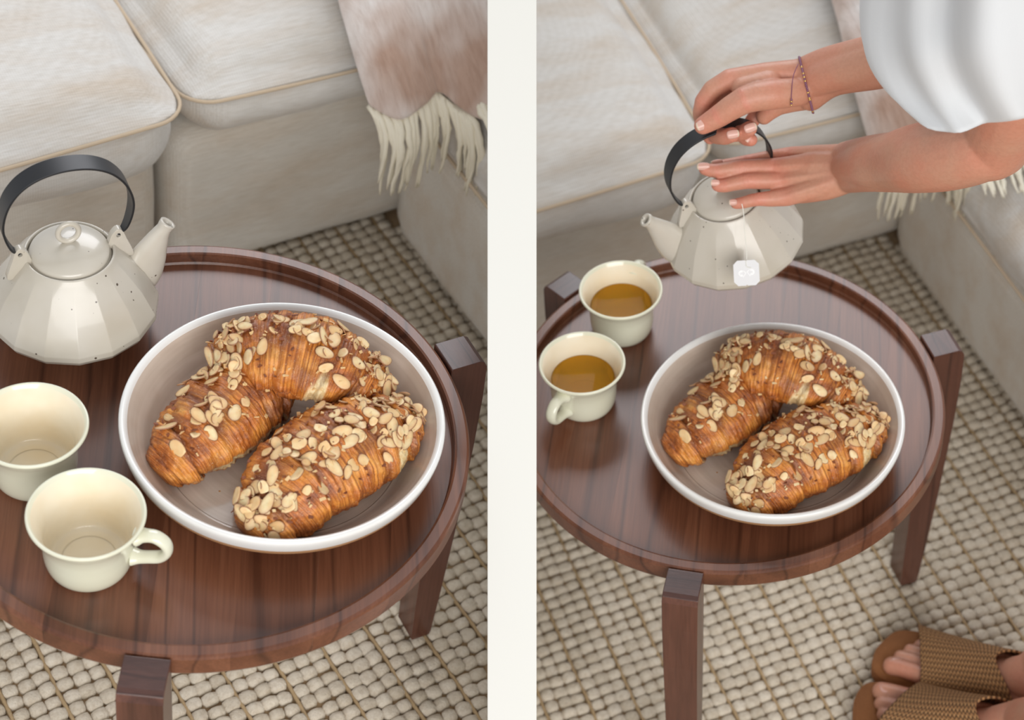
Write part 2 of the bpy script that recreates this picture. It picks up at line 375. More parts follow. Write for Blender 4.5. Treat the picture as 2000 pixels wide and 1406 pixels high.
# ---------------- rug ----------------
def rug(label):
    rnd=random.Random(5)
    K=KC[ROOM]
    base=pymesh('rug',[(-1.0,-1.15,-.028),(.45,-1.15,-.028),(.45,.30,-.028),(-1.0,.30,-.028),(-1.0,-1.15,-.0085),(.45,-1.15,-.0085),(.45,.30,-.0085),(-1.0,.30,-.0085)],
      [(3,2,1,0),(4,5,6,7),(0,1,5,4),(1,2,6,5),(2,3,7,6),(3,0,4,7)],False)
    r=thing('rug',label,'rug',K,TH,'woven rugs',base,JUTE_DARK); clip(r,ROOM)
    bm=bmesh.new(); bmesh.ops.create_icosphere(bm,subdivisions=2,radius=1)
    sv=[];
    for v in bm.verts:
        p=v.co; q=max(abs(p.x)**4+abs(p.y)**3.6+abs(p.z)**2.4,1e-6)**(-1/3.4); sv.append((p.x*q,p.y*q,p.z*q))
    sf=[[v.index for v in f.verts] for f in bm.faces]; bm.free()
    sv=np.array(sv); sf=np.array(sf)
    ps=.0166; pt=.0162; rs=np.random.RandomState(3)
    W=(r.matrix_world)
    Vs=[];Fs=[];T=[];k=0; cords=[]
    ni=int(1.05/ps)
    for i in range(ni):
        s=.09-i*ps-(i//3)*.0032
        if i%3==0: cords.append(s+ps*.5+.0018)
        if s<-.97: continue
        off=rs.uniform(-.004,.004)
        for j in range(int(1.08/pt)):
            t=.05-j*pt+off*.4+rs.uniform(-.001,.001)
            if s>.02 and t>-.0: continue
            p=W@Vector((s,t,0))
            if ROOM=='A' and p.x>-.022: continue
            if ROOM=='B' and p.x<.004: continue
            sx=ps*(.54+rs.uniform(-.05,.05)); sy=pt*(.475+rs.uniform(-.05,.04)); sz=.0062*(1+rs.uniform(-.18,.18))
            a=rs.uniform(-.15,.15); c_,s_=math.cos(a),math.sin(a)
            q=sv*np.array([sx,sy,sz])
            # plied yarn grooves
            q[:,2]+=.0009*np.sin(q[:,0]*1100+rs.uniform(0,6))*(sv[:,2]>.2)
            Q=np.stack([q[:,0]*c_-q[:,1]*s_+s+rs.uniform(-.0008,.0008),q[:,0]*s_+q[:,1]*c_+t,q[:,2]-.0065+rs.uniform(-.0008,.0008)],1)
            Vs.append(Q);Fs.append(sf+k*len(sv)); tn=rs.uniform(.2,1)**.6; T.append(np.full(len(sv),tn)); k+=1
    V=np.concatenate(Vs);Fc=np.concatenate(Fs)
    me=bpy.data.meshes.new('wool_pile'); me.vertices.add(len(V)); me.vertices.foreach_set('co',V.ravel())
    me.loops.add(Fc.size); me.loops.foreach_set('vertex_index',Fc.ravel().astype(np.int32))
    me.polygons.add(len(Fc)); me.polygons.foreach_set('loop_start',np.arange(0,Fc.size,3,dtype=np.int32)); me.polygons.foreach_set('loop_total',np.full(len(Fc),3,dtype=np.int32))
    me.update(calc_edges=True); me.validate(); me.polygons.foreach_set('use_smooth',[True]*len(me.polygons))
    at=me.attributes.new('tone','FLOAT','POINT'); at.data.foreach_set('value',np.concatenate(T).astype(np.float32))
    o=obj('wool_pile',me,WOOL,r); o['kind']='stuff'
    for s in cords:
        if s<-.97: continue
        pth=[Vector((s+.0009*math.sin(j*1.7+s*50),.05-j*.03,-.0050+.0010*math.sin(j*2.1))) for j in range(37)]
        c=obj('jute_cord',tube('jute_cord',pth,.0023,6),JUTE,r); clip(c,ROOM)
    return r

# ---------------- sofa ----------------
def soft_box(x0,x1,y0,y1,z0,z1,r=.03,crown=0,cuts=30,amp=.004,seed=0,bulge=0.0,pinch=None):
    bm=bmesh.new(); bmesh.ops.create_cube(bm,size=2)
    bmesh.ops.subdivide_edges(bm,edges=bm.edges[:],cuts=cuts,use_grid_fill=True)
    hx,hy,hz=(x1-x0)/2,(y1-y0)/2,(z1-z0)/2; cx,cy,cz=(x0+x1)/2,(y0+y1)/2,(z0+z1)/2
    for v in bm.verts:
        p=v.co.copy()
        # spread the vertices so that edges get more of them
        p=Vector([math.copysign(abs(a)**.8,a) if abs(a)<.999 else a for a in p])
        q=Vector((p.x*hx,p.y*hy,p.z*hz)); i=Vector((max(-hx+r,min(hx-r,q.x)),max(-hy+r,min(hy-r,q.y)),max(-hz+r,min(hz-r,q.z))))
        d=q-i
        if d.length>1e-7:
            nrm=d.normalized(); q=i+nrm*min(r,d.length if d.length<r else r)
        else: nrm=Vector((0,0,1))
        a=(1-p.x**2)*(1-p.y**2)
        if p.z>0: q.z+=crown*min(1,a*1.6)*p.z
        q.x+=math.copysign(bulge,p.x)*abs(p.x)**3*(1-p.z**2)*(1-p.y**2); q.y+=math.copysign(bulge,p.y)*abs(p.y)**3*(1-p.z**2)*(1-p.x**2)
        if pinch is not None:
            g=math.exp(-((q.z+cz-pinch)/.009)**2); hz_=Vector((nrm.x,nrm.y,0))
            if hz_.length>.2: q+=hz_.normalized()*.0055*g
            cn=abs(p.x*p.y)**6; q+=Vector((math.copysign(1,p.x),math.copysign(1,p.y),0))*.010*cn*g
        w_=Vector((q.x*5+seed,q.y*5,q.z*5)); q+=nrm*amp*fbm(w_,3)
        v.co=q+Vector((cx,cy,cz))
    return bm
def perimeter(x0,x1,y0,y1,z,r,n=10,wob=.0,step=.03,sag=0):
    pts=[]
    cs=[(x1-r,y1-r,0),(x0+r,y1-r,90),(x0+r,y0+r,180),(x1-r,y0+r,270)]
    for k,(cx,cy,a0) in enumerate(cs):
        for i in range(n): a=R(a0+90*i/(n-1)); pts.append(Vector((cx+r*math.cos(a),cy+r*math.sin(a),z)))
        nx=cs[(k+1)%4]; a=R(nx[2]); e=Vector((nx[0]+r*math.cos(a),nx[1]+r*math.sin(a),z)); s=pts[-1]; L=(e-s).length; m=int(L/step)
        for i in range(1,m): pts.append(s.lerp(e,i/m))
    for p in pts: p.z+=wob*noise.noise(p*6)-sag
    return pts
def sofa():
    K=KC[ROOM]; lab={'A':'left','B':'right'}[ROOM]
    where={'A':'behind the standing teapot','B':'behind the lifted teapot'}[ROOM]
    def module(nm,box,label,seed,mat=LINEN_BASE_LIT,**k):
        t=thing(nm,label,'sofa',K,TH,'upholstered sofa modules, room of the %s'%({'A':'empty cups','B':'filled cups'}[ROOM]))
        o=obj('base',bmmesh('base',soft_box(*box,r=.032,amp=.004,seed=seed,cuts=30,**k)),mat,t); clip(o,ROOM)
        return t
    module('sofa_module',(-1.25,-.314,-.012,.85,.004,.240),'oatmeal linen sofa module '+{'A':'straight behind the upright black teapot handle','B':'next to the partition, behind the two tea-filled cups'}[ROOM],1)
    module('sofa_module',(-.300,.30,0,.85,.004,.238),'oatmeal linen corner sofa module '+{'A':'behind the spout of the standing teapot','B':'behind the hand resting on the lifted teapot'}[ROOM],5)
    t=module('chaise_module',(0.0,.95,-1.5,-.010,.004,.211),'oatmeal linen chaise module '+{'A':'right of the table with two empty cups','B':'running forward behind the raised arms and sandalled feet'}[ROOM],9)
    # seat cushions
    def cushion(nm,box,label,seed,crown,pz,th=.0022,**k):
        t=thing(nm,label,'cushion',K,TH,'linen seat cushions, room of the %s'%({'A':'empty cups','B':'filled cups'}[ROOM]))
        o=obj('cover',bmmesh('cover',soft_box(*box,r=.052,crown=crown,amp=.0065,seed=seed,cuts=56,bulge=.014,pinch=pz,**k)),LINEN,t); clip(o,ROOM)
        x0,x1,y0,y1,z0,z1=box
        pth=perimeter(x0-.005,x1+.005,y0-.005,y1+.005,pz,.036,n=8,wob=.0)
        for p in pth:
            u_=2*(p.x-x0)/(x1-x0)-1; v_=2*(p.y-y0)/(y1-y0)-1; zz=2*(pz-z0)/(z1-z0)-1
            if abs(u_)>.97: p.x+=math.copysign(.014,u_)*(1-zz*zz)*max(0,1-v_*v_)
            if abs(v_)>.97: p.y+=math.copysign(.014,v_)*(1-zz*zz)*max(0,1-u_*u_)
        # corner ears stand up a little
        pi=obj('piping',tube('piping',pth,th,8,closed=True),PIPING,t); clip(pi,ROOM)
        return t
    cushion('seat_cushion',(-1.22,-.318,-.082,.72,.249,.372),'plump oatmeal linen seat cushion '+{'A':'behind the upright teapot handle, its corner pointing right','B':'beside the partition, left of the gripping hand'}[ROOM],3,.055,.343)
    cushion('seat_cushion',(-.294,.25,-.048,.72,.248,.352),'oatmeal linen seat cushion '+{'A':'in the sofa corner, tucked beside the full pink throw','B':'behind the braceleted wrist'}[ROOM],8,.045,.325)
    cushion('seat_cushion',(-.012,.93,-1.48,-.075,.222,.325),'oatmeal linen seat cushion on the chaise, '+{'A':'under the throw fringe','B':'below the elbow and the throw fringe'}[ROOM],13,.02,.245)

def throw(label):
    K=KC[ROOM]
    # left edge and hem in sofa coordinates
    left=[(-.112,-.128,.316),(-.108,-.085,.345),(-.102,-.035,.378),(-.088,.03,.405),(-.066,.14,.422),(-.055,.30,.43),(-.05,.62,.43)]
    hem=[(-.112,-.128,.316),(-.092,-.160,.313),(-.06,-.158,.322),(-.036,-.150,.328),(-.020,-.176,.318),(-.004,-.203,.316),(.022,-.228,.322),(.06,-.245,.33),(.11,-.25,.335),(.2,-.25,.34),(.42,-.27,.345),(.7,-.27,.35)]
    L=spline3(left,6); H=spline3(hem,8)
    nu,nv=len(H),len(L); V=[];UV=[]
    for j in range(nv):
        for i in range(nu):
            e=L[j]-L[0]; p=H[i]+e+Vector((0,0,0))
            u=i/(nu-1); vv=j/(nv-1)
            lift=.012+.022*max(0,math.sin(p.x*17+p.y*9+1.2))*min(1,vv*5)+.014*noise.noise(Vector((p.x*9,p.y*9,2)))
            p.z+=lift*min(1,i/3)*min(1,vv*6)+.010
            if vv>.6: p.z+=0
            V.append(p); UV.append((p.x*1.9+3,p.y*1.9+3))
    F=[(j*nu+i,j*nu+i+1,(j+1)*nu+i+1,(j+1)*nu+i) for j in range(nv-1) for i in range(nu-1)]
    me=pymesh('throw',V,F); uvl=me.uv_layers.new(name='UVMap')
    for lp in me.loops: uvl.data[lp.index].uv=UV[lp.vertex_index]
    t=thing('throw_blanket',label,'blanket',K,TH,'fringed throws',me,THROW)
    so=t.modifiers.new('s','SOLIDIFY'); so.thickness=.010; so.offset=0
    sb=t.modifiers.new('b','SUBSURF'); sb.levels=1; sb.render_levels=1
    clip(t,ROOM)
    rnd=random.Random(4)
    # fringe tassels: twisted yarn bundles hanging from the hem
    n=0; x=0
    dense=[]
    for i in range(len(H)-1):
        m=max(1,int((H[i+1]-H[i]).length/.0038))
        for q in range(m): dense.append(H[i].lerp(H[i+1],q/m))
    for p in dense[3:]:
        if p.x>.25: break
        wp=t.matrix_world@p
        if ROOM=='A' and wp.x>-.02: continue
        ln=rnd.uniform(.070,.105); dx=rnd.gauss(-.006,.006)-.012*math.sin(p.x*60); 
        pts=[]
        for k in range(7):
            a=k/6
            # yarn leaves the hem forward, then hangs in front of the cushion
            if p.x<-.008: pts.append(Vector((p.x-.004+dx*a+rnd.uniform(-.0015,.0015),p.y+.014-.034*math.sin(min(1,a*1.8)*math.pi/2),p.z+.008-ln*max(0,a-.12)**1.1/.87)))
            else: pts.append(Vector((p.x+.6*dx*a+rnd.uniform(-.0015,.0015)-.02*a,p.y+.014-ln*a,max(.338,p.z+.008-.02*a)+rnd.uniform(0,.004))))
        pts=spline3(pts,2)
        rad=[rnd.uniform(.0030,.0050)*(1-.72*(k/(len(pts)-1))**2) for k in range(len(pts))]
        clip(obj('tassel',tube('tassel',pts,rad,6,upv=(0,1,0) if p.x<-.008 else (0,0,1)),FRINGE,t),ROOM)
    return t

# ---------------- table ----------------
def table(angles,label):
    t=thing('side_table',label,'table',(0,0,FLOORZ),None,'round walnut tray tables')
    RO,RI,Z=.2362,.2225,-FLOORZ
    prof=[(0,Z-.0235),(RO-.004,Z-.0235),(RO-.0012,Z-.0225),(RO,Z-.020),(RO,Z-.003),(RO-.0010,Z-.0008),(RO-.003,Z),(RI+.0025,Z),(RI+.0006,Z-.0008),(RI,Z-.003),(RI,Z-.0100),(RI-.0016,Z-.0118),(0,Z-.012)]
    base=lathe(prof,180)
    tmp=bpy.data.meshes.new('tmp'); base.to_mesh(tmp); base.free()
    xs=[-.30,-.158,-.098,-.018,.049,.112,.171,.30]; dirv=Vector((.067,1,0)).normalized(); nn=Vector((dirv.y,-dirv.x,0))
    for a,b in zip(xs[:-1],xs[1:]):
        bm=bmesh.new(); bm.from_mesh(tmp)
        for x,sg in ((a,-1),(b,1)):
            g=bm.verts[:]+bm.edges[:]+bm.faces[:]
            r=bmesh.ops.bisect_plane(bm,geom=g,plane_co=Vector((x,0,0))+nn*(-sg*.00002),plane_no=nn*sg,clear_outer=True)
            ed=[e for e in r['geom_cut'] if isinstance(e,bmesh.types.BMEdge)]
            if ed: bmesh.ops.holes_fill(bm,edges=ed)
        me=bmmesh('plank',bm,True); me.set_sharp_from_angle(angle=R(18))
        obj('plank',me,WOOD,t)
    bpy.data.meshes.remove(tmp)
    for az in angles:
        w2=.0182
        # side profile (radial, z): straight leg whose upper outer corner is rounded over, tapering to the foot
        prof=[(.0,Z),(.0010,Z+.0012),(.030,Z+.0010),(.0345,Z-.0015),(.0375,Z-.008),(.0385,Z-.05),(.0380,Z-.12),(.0340,Z-.25),(.0285,Z-.36),(.0250,0.004),(.0235,.0),(.0035,.0),(.0020,.003),(.0005,Z-.30),(-.001,Z-.13),(.0,Z-.05)]
        bm=bmesh.new(); A=[];B=[]
        for x,z in prof:
            k=w2*(1-.10*max(0,(Z-.05-z))/.37); r0=.2372-.004*max(0,(Z-.05-z))/.37
            A.append(bm.verts.new((r0+x,-k,z))); B.append(bm.verts.new((r0+x,k,z)))
        bm.faces.new(A);bm.faces.new(B[::-1])
        for i in range(len(A)):
            j=(i+1)%len(A); bm.faces.new((A[i],B[i],B[j],A[j]))
        bmesh.ops.recalc_face_normals(bm,faces=bm.faces)
        me=bmmesh('leg',bm,False)
        me.materials.append(WOOD_LEG); me.materials.append(WOOD_END)
        for p in me.polygons: p.material_index=1 if p.normal.z>.7 else 0
        l=obj('leg',me,None,t,rot=R(az)); b=l.modifiers.new('b','BEVEL'); b.width=.0028; b.segments=3; b.limit_method='ANGLE'; b.angle_limit=R(30)
    return t
WOOD_LEG=mat_wood('walnut_leg',(.070,.026,.017),(.125,.048,.031),(.17,.07,.046),(1,1,1),(R(90),0,0))

# ---------------- crockery ----------------
def plate(loc,label):
    prof=[(0,.0045),(.070,.0045),(.072,.002),(.074,0),(.078,0),(.080,.003),(.096,.008),(.112,.0140),(.1255,.0210),(.1328,.0285),(.1362,.0370),(.1378,.0445),(.1372,.0478),(.1350,.0485),(.1325,.0474),(.1295,.0435),(.1225,.0330),(.114,.0222),(.108,.0165),(.1045,.0143),(.1015,.0140),(.098,.0138),(.05,.0122),(0,.0120)]
    bm=lathe(smooth_prof(prof,4),128)
    me=bmmesh('plate',bm); 
    o=thing('plate',label,'plate',loc,R(12),'dinner plates of croissants',me,PLATE)
    me.materials.append(PLATE_RIM); me.materials.append(CLAY)
    for p in me.polygons:
        c=p.center; r=math.hypot(c.x,c.y)
        if r>.1300 and c.z>.0435 or (c.z>.0345 and r>.128 and (c.x*p.normal.x+c.y*p.normal.y)>0): p.material_index=1
        elif p.normal.z<.25 and c.z<.036 and (c.x*p.normal.x+c.y*p.normal.y)>0 or p.normal.z<-.1: p.material_index=1 if c.z>.0345 else 2
    return o
CUPMESH={}
def cup(loc,az,label,tea=None):
    if not CUPMESH:
        out=[(0,.004),(.026,.004),(.0275,.0015),(.029,0),(.0310,.0004),(.0335,.004),(.0352,.010),(.0360,.018),(.0364,.028),(.0374,.038),(.0400,.048),(.0437,.0558),(.0460,.0588),(.0470,.0606),(.0466,.0624),(.0452,.0628),(.0437,.0612),(.0414,.0570),(.0380,.0490),(.0352,.0390),(.0340,.0280),(.0334,.0180),(.0322,.0110),(.0290,.0070),(.0225,.0058),(.0212,.0066),(.0200,.0056),(0,.0054)]
        bm=lathe(smooth_prof(out,5),112); me=bmmesh('cup_body',bm); me.materials.append(CUP); me.materials.append(CUPIN)
        for p in me.polygons:
            c=p.center; 
            if (c.x*p.normal.x+c.y*p.normal.y)<0 and c.z>.005 and c.z<.0600 or (p.normal.z>.5 and math.hypot(c.x,c.y)<.03 and c.z>.005): p.material_index=1
        CUPMESH['b']=me
        pth=spline3([(.0408,0,.0462),(.047,0,.0490),(.0560,0,.0500),(.0640,0,.0440),(.0655,0,.0350),(.0600,0,.0265),(.0500,0,.0225),(.0420,0,.0200),(.0366,0,.0190)],6)
        m=len(pth); secs=[]
        for i in range(m):
            a=i/(m-1); e=1+.55*math.exp(-(a/.10)**2)+.45*math.exp(-((1-a)/.10)**2)
            secs.append([(.0062*e*math.cos(q),.0042*e*math.sin(q)) for q in [2*math.pi*k/16 for k in range(16)]])
        V,F=sweep(pth,secs,upv=(0,1,0)) if False else sweep(pth,[[(y,x) for x,y in s] for s in secs],upv=(0,1,0))
        CUPMESH['h']=pymesh('handle',V,F)
    t=thing('teacup',label,'cup',loc,R(az),'cream teacups')
    obj('bowl',CUPMESH['b'],None,t); obj('handle',CUPMESH['h'],CUP,t)
    return t
def tea(loc,label):
    prof=[(0,.0066),(.019,.0066),(.0285,.0082),(.0318,.0122),(.0329,.019),(.0334,.028),(.0345,.0372),(.0344,.0378),(.0338,.0375),(0,.0374)]
    return thing('tea',label,'drink',loc,None,'green tea filling the cream cups',bmmesh('tea',lathe(prof,96)),TEA)

def teapot(loc,rot,label):
    t=thing('teapot',label,'teapot',loc,rot,'faceted stoneware teapots')
    NF=16
    def ring(r,z,k,off=0,mix=0):  # mix 0: facet polygon, 1: round
        out=[]
        for i in range(NF*4):
            a=2*math.pi*(i/4)/NF+off; ph=((i%4)/4-.5)*2*math.pi/NF if i%4 else -math.pi/NF
            rp=r*math.cos(math.pi/NF)/math.cos(abs(ph)) if i%4 else r
            out.append(((rp*(1-mix)+r*mix)*math.cos(a),(rp*(1-mix)+r*mix)*math.sin(a),z))
        return out
    lv=[(.043,.004,.6),(.0465,.000,.3),(.0490,.0020,0),(.0735,.0265,0),(.0762,.0315,0),(.0756,.0365,0),(.0640,.0610,0),(.0500,.0815,.15),(.0428,.0893,.7),(.0404,.0925,1),(.0392,.0945,1),(.0378,.0950,1),(.0368,.0940,1),(.0364,.089,1),(.037,.080,1)]
    V=[];F=[];n=NF*4
    for r,z,mx in lv: V+=ring(r,z,0,R(11.25),mx)
    for j in range(len(lv)-1):
        for i in range(n): F.append((j*n+i,j*n+(i+1)%n,(j+1)*n+(i+1)%n,(j+1)*n+i))
    F.append(tuple(range(n-1,-1,-1))); F.append(tuple((len(lv)-1)*n+i for i in range(n)))
    bm=bmesh.new(); vs=[bm.verts.new(v) for v in V]
    for f in F: bm.faces.new([vs[i] for i in f])
    bmesh.ops.recalc_face_normals(bm,faces=bm.faces)
    me=bmmesh('body',bm); me.set_sharp_from_angle(angle=R(80))
    b=obj('body',me,POT,t); bv=b.modifiers.new('b','BEVEL'); bv.width=.0016; bv.segments=3; bv.limit_method='ANGLE'; bv.angle_limit=R(12); 
    wn=b.modifiers.new('w','WEIGHTED_NORMAL')
    # spout, +x side
    pth=spline3([(.044,0,.046),(.058,0,.052),(.067,0,.064),(.074,0,.079),(.081,0,.093),(.0885,0,.1045)],6); m=len(pth)
    secs=[]
    for i in range(m):
        a=i/(m-1); rx=.0150+(.0064-.0150)*min(1,a*1.25)**.8; ry=.036+(.0068-.036)*min(1,a*1.12)**.72
        if a>.93: rx+=.0008*(a-.93)/.07; ry+=.0008
        secs.append(circ_sec(rx,24,ry))
    pin=[Vector((.0885,0,.1045)),Vector((.086,0,.1005)),Vector((.080,0,.091))]
    for q,k in zip(pin,(.0046,.0040,.0036)): pth.append(q); secs.append(circ_sec(k,24,k))
    V,F=[],[]
    for i,p in enumerate(pth):
        if i<m: tt=(pth[min(i+1,m-1)]-pth[max(i-1,0)]).normalized()
        else: tt=Vector((.61,0,.79))
        side=Vector((0,1,0)); up=side.cross(tt).normalized()
        for x,y in secs[i]:
            V.append(p+side*x-up*(y if y>0 else y)*1.0)
    n=24
    for i in range(len(pth)-1):
        for j in range(n): F.append((i*n+j,i*n+(j+1)%n,(i+1)*n+(j+1)%n,(i+1)*n+j))
    F.append(tuple(range(n))); F.append(tuple((len(pth)-1)*n+j for j in range(n)))
    bm=bmesh.new(); vs=[bm.verts.new(v) for v in V]
    for f in F: bm.faces.new([vs[i] for i in f])
    sp=obj('spout',bmmesh('spout',bm),POT,t)
    # lid
    prof=[(0,.0900),(.0335,.0900),(.0345,.0925),(.0344,.0950),(.0330,.0972),(.029,.1000),(.023,.1026),(.015,.1046),(.008,.1054),(0,.1056)]
    lid=obj('lid',bmmesh('lid',lathe(smooth_prof(prof,4),96)),POT,t)
    V=[];F=[]
    cc=Vector((0,0,.1165)); ring_=[cc+Vector((.0090*math.cos(a),0,.0096*math.sin(a))) for a in [2*math.pi*i/40 for i in range(40)]]
    obj('knob',tube('knob',ring_,.0025,12,closed=True,upv=(0,1,0)),POT,lid)
    # ears with holes
    for sx in (1,-1):
        bm=bmesh.new()
        outl=[(.0335,.0905),(.0345,.0990),(.0375,.1065),(.0425,.1110),(.0470,.1080),(.0500,.0990),(.0560,.0800),(.0500,.078),(.042,.084)]
        hole=[(.0430+.0019*math.cos(a),.1040+.0024*math.sin(a)) for a in [2*math.pi*i/12 for i in range(12)]]
        o_=spline3([(x,0,z) for x,z in outl],4,closed=True)
        fr=[bm.verts.new((sx*p.x,-.0034,p.z)) for p in o_]; hl=[bm.verts.new((sx*x,-.0034,z)) for x,z in hole]
        ed=[bm.edges.new((fr[i],fr[(i+1)%len(fr)])) for i in range(len(fr))]+[bm.edges.new((hl[i],hl[(i+1)%12])) for i in range(12)]
        rr=bmesh.ops.triangle_fill(bm,edges=ed,use_beauty=True)
        ex=bmesh.ops.extrude_face_region(bm,geom=bm.faces[:]); 
        bmesh.ops.translate(bm,vec=(0,.0068,0),verts=[v for v in ex['geom'] if isinstance(v,bmesh.types.BMVert)])
        e=obj('ear',bmmesh('ear',bm,False),POT,t); bb=e.modifiers.new('b','BEVEL'); bb.width=.0020; bb.segments=3; bb.limit_method='ANGLE'
        me=e.data; me.polygons.foreach_set('use_smooth',[True]*len(me.polygons))
    # band handle in the plane of the spout
    hp=[(.0430,.1040),(.0452,.1070),(.0480,.1090),(.0515,.1160),(.0550,.1290),(.0560,.1420),(.0535,.1560),(.0470,.1700),(.0360,.1820),(.0200,.1900),(.0,.1928)]
    hp=hp+[(-x,z) for x,z in hp[-2::-1]]
    pth=spline3([(x,0,z) for x,z in hp],5); m=len(pth); secs=[]
    for i in range(m):
        a=min(i,m-1-i)/(m-1)*2; wd=.0022+(.0098-.0022)*min(1,max(0,(a-.12)/.45))**.8; th=.0010+.0012*max(0,1-a*6)
        secs.append([(wd*c1,th*c2) for c1,c2 in ((-1,-.6),(-.96,-1),(.96,-1),(1,-.6),(1,.6),(.96,1),(-.96,1),(-1,.6))])
    V=[];F=[]
    for i,p in enumerate(pth):
        tt=(pth[min(i+1,m-1)]-pth[max(i-1,0)]).normalized(); side=Vector((0,1,0)); up=side.cross(tt).normalized()
        for x,y in secs[i]: V.append(p+side*x+up*y)
    n=8
    for i in range(m-1):
        for j in range(n): F.append((i*n+j,i*n+(j+1)%n,(i+1)*n+(j+1)%n,(i+1)*n+j))
    F.append(tuple(range(n))); F.append(tuple((m-1)*n+j for j in range(n)))
    bm=bmesh.new(); vs=[bm.verts.new(v) for v in V]
    for f in F: bm.faces.new([vs[i] for i in f])
    me=bmmesh('handle',bm); me.set_sharp_from_angle(angle=R(30)); obj('handle',me,BLACK,t)
    return t
# ---------------- croissants ----------------
FLK={}
def flake_mesh(k):
    if k in FLK: return FLK[k]
    rnd=random.Random(k*7+1)
    n=16; a=rnd.uniform(.0078,.0104); b=a*rnd.uniform(.52,.66); th=.0005; cut=rnd.random()<.3; cb=rnd.uniform(.2,.6)
    top=[];V=[];F=[];rim=[]
    bend=rnd.uniform(.3,1.2)
    def pt(x,y,z): return (x,y,z+ .0009*bend*((x/a)**2)-.0004)
    for ring_,rr in ((0,1.0),(1,.86),(2,.5)):
        for i in range(n):
            q=2*math.pi*i/n; x=a*math.cos(q)*rr; y=b*math.sin(q)*rr*(1-.18*math.cos(q))
            if cut and x>a*cb: x=a*cb+ (x-a*cb)*.12
            V.append(pt(x,y,(0,th,th*1.1)[ring_])); rim.append(1.0 if ring_==0 else (.25 if ring_==1 and not cut else 0))
    c=len(V); V.append(pt(0,0,th*1.1)); rim.append(0)
    for r in range(2):
        for i in range(n): F.append((r*n+i,r*n+(i+1)%n,(r+1)*n+(i+1)%n,(r+1)*n+i))
    for i in range(n): F.append((2*n+i,2*n+(i+1)%n,c))
    k0=len(V)
    for i in range(n): V.append((V[i][0]*.97,V[i][1]*.97,V[i][2]-th)); rim.append(.5)
    for i in range(n): F.append((i,k0+i,k0+(i+1)%n,(i+1)%n))
    F.append(tuple(k0+i for i in range(n))[::-1])
    me=pymesh('almond_flake',V,F); at=me.attributes.new('rim','FLOAT','POINT'); at.data.foreach_set('value',rim); me.materials.append(ALMOND)
    FLK[k]=me; return me
CRO={}
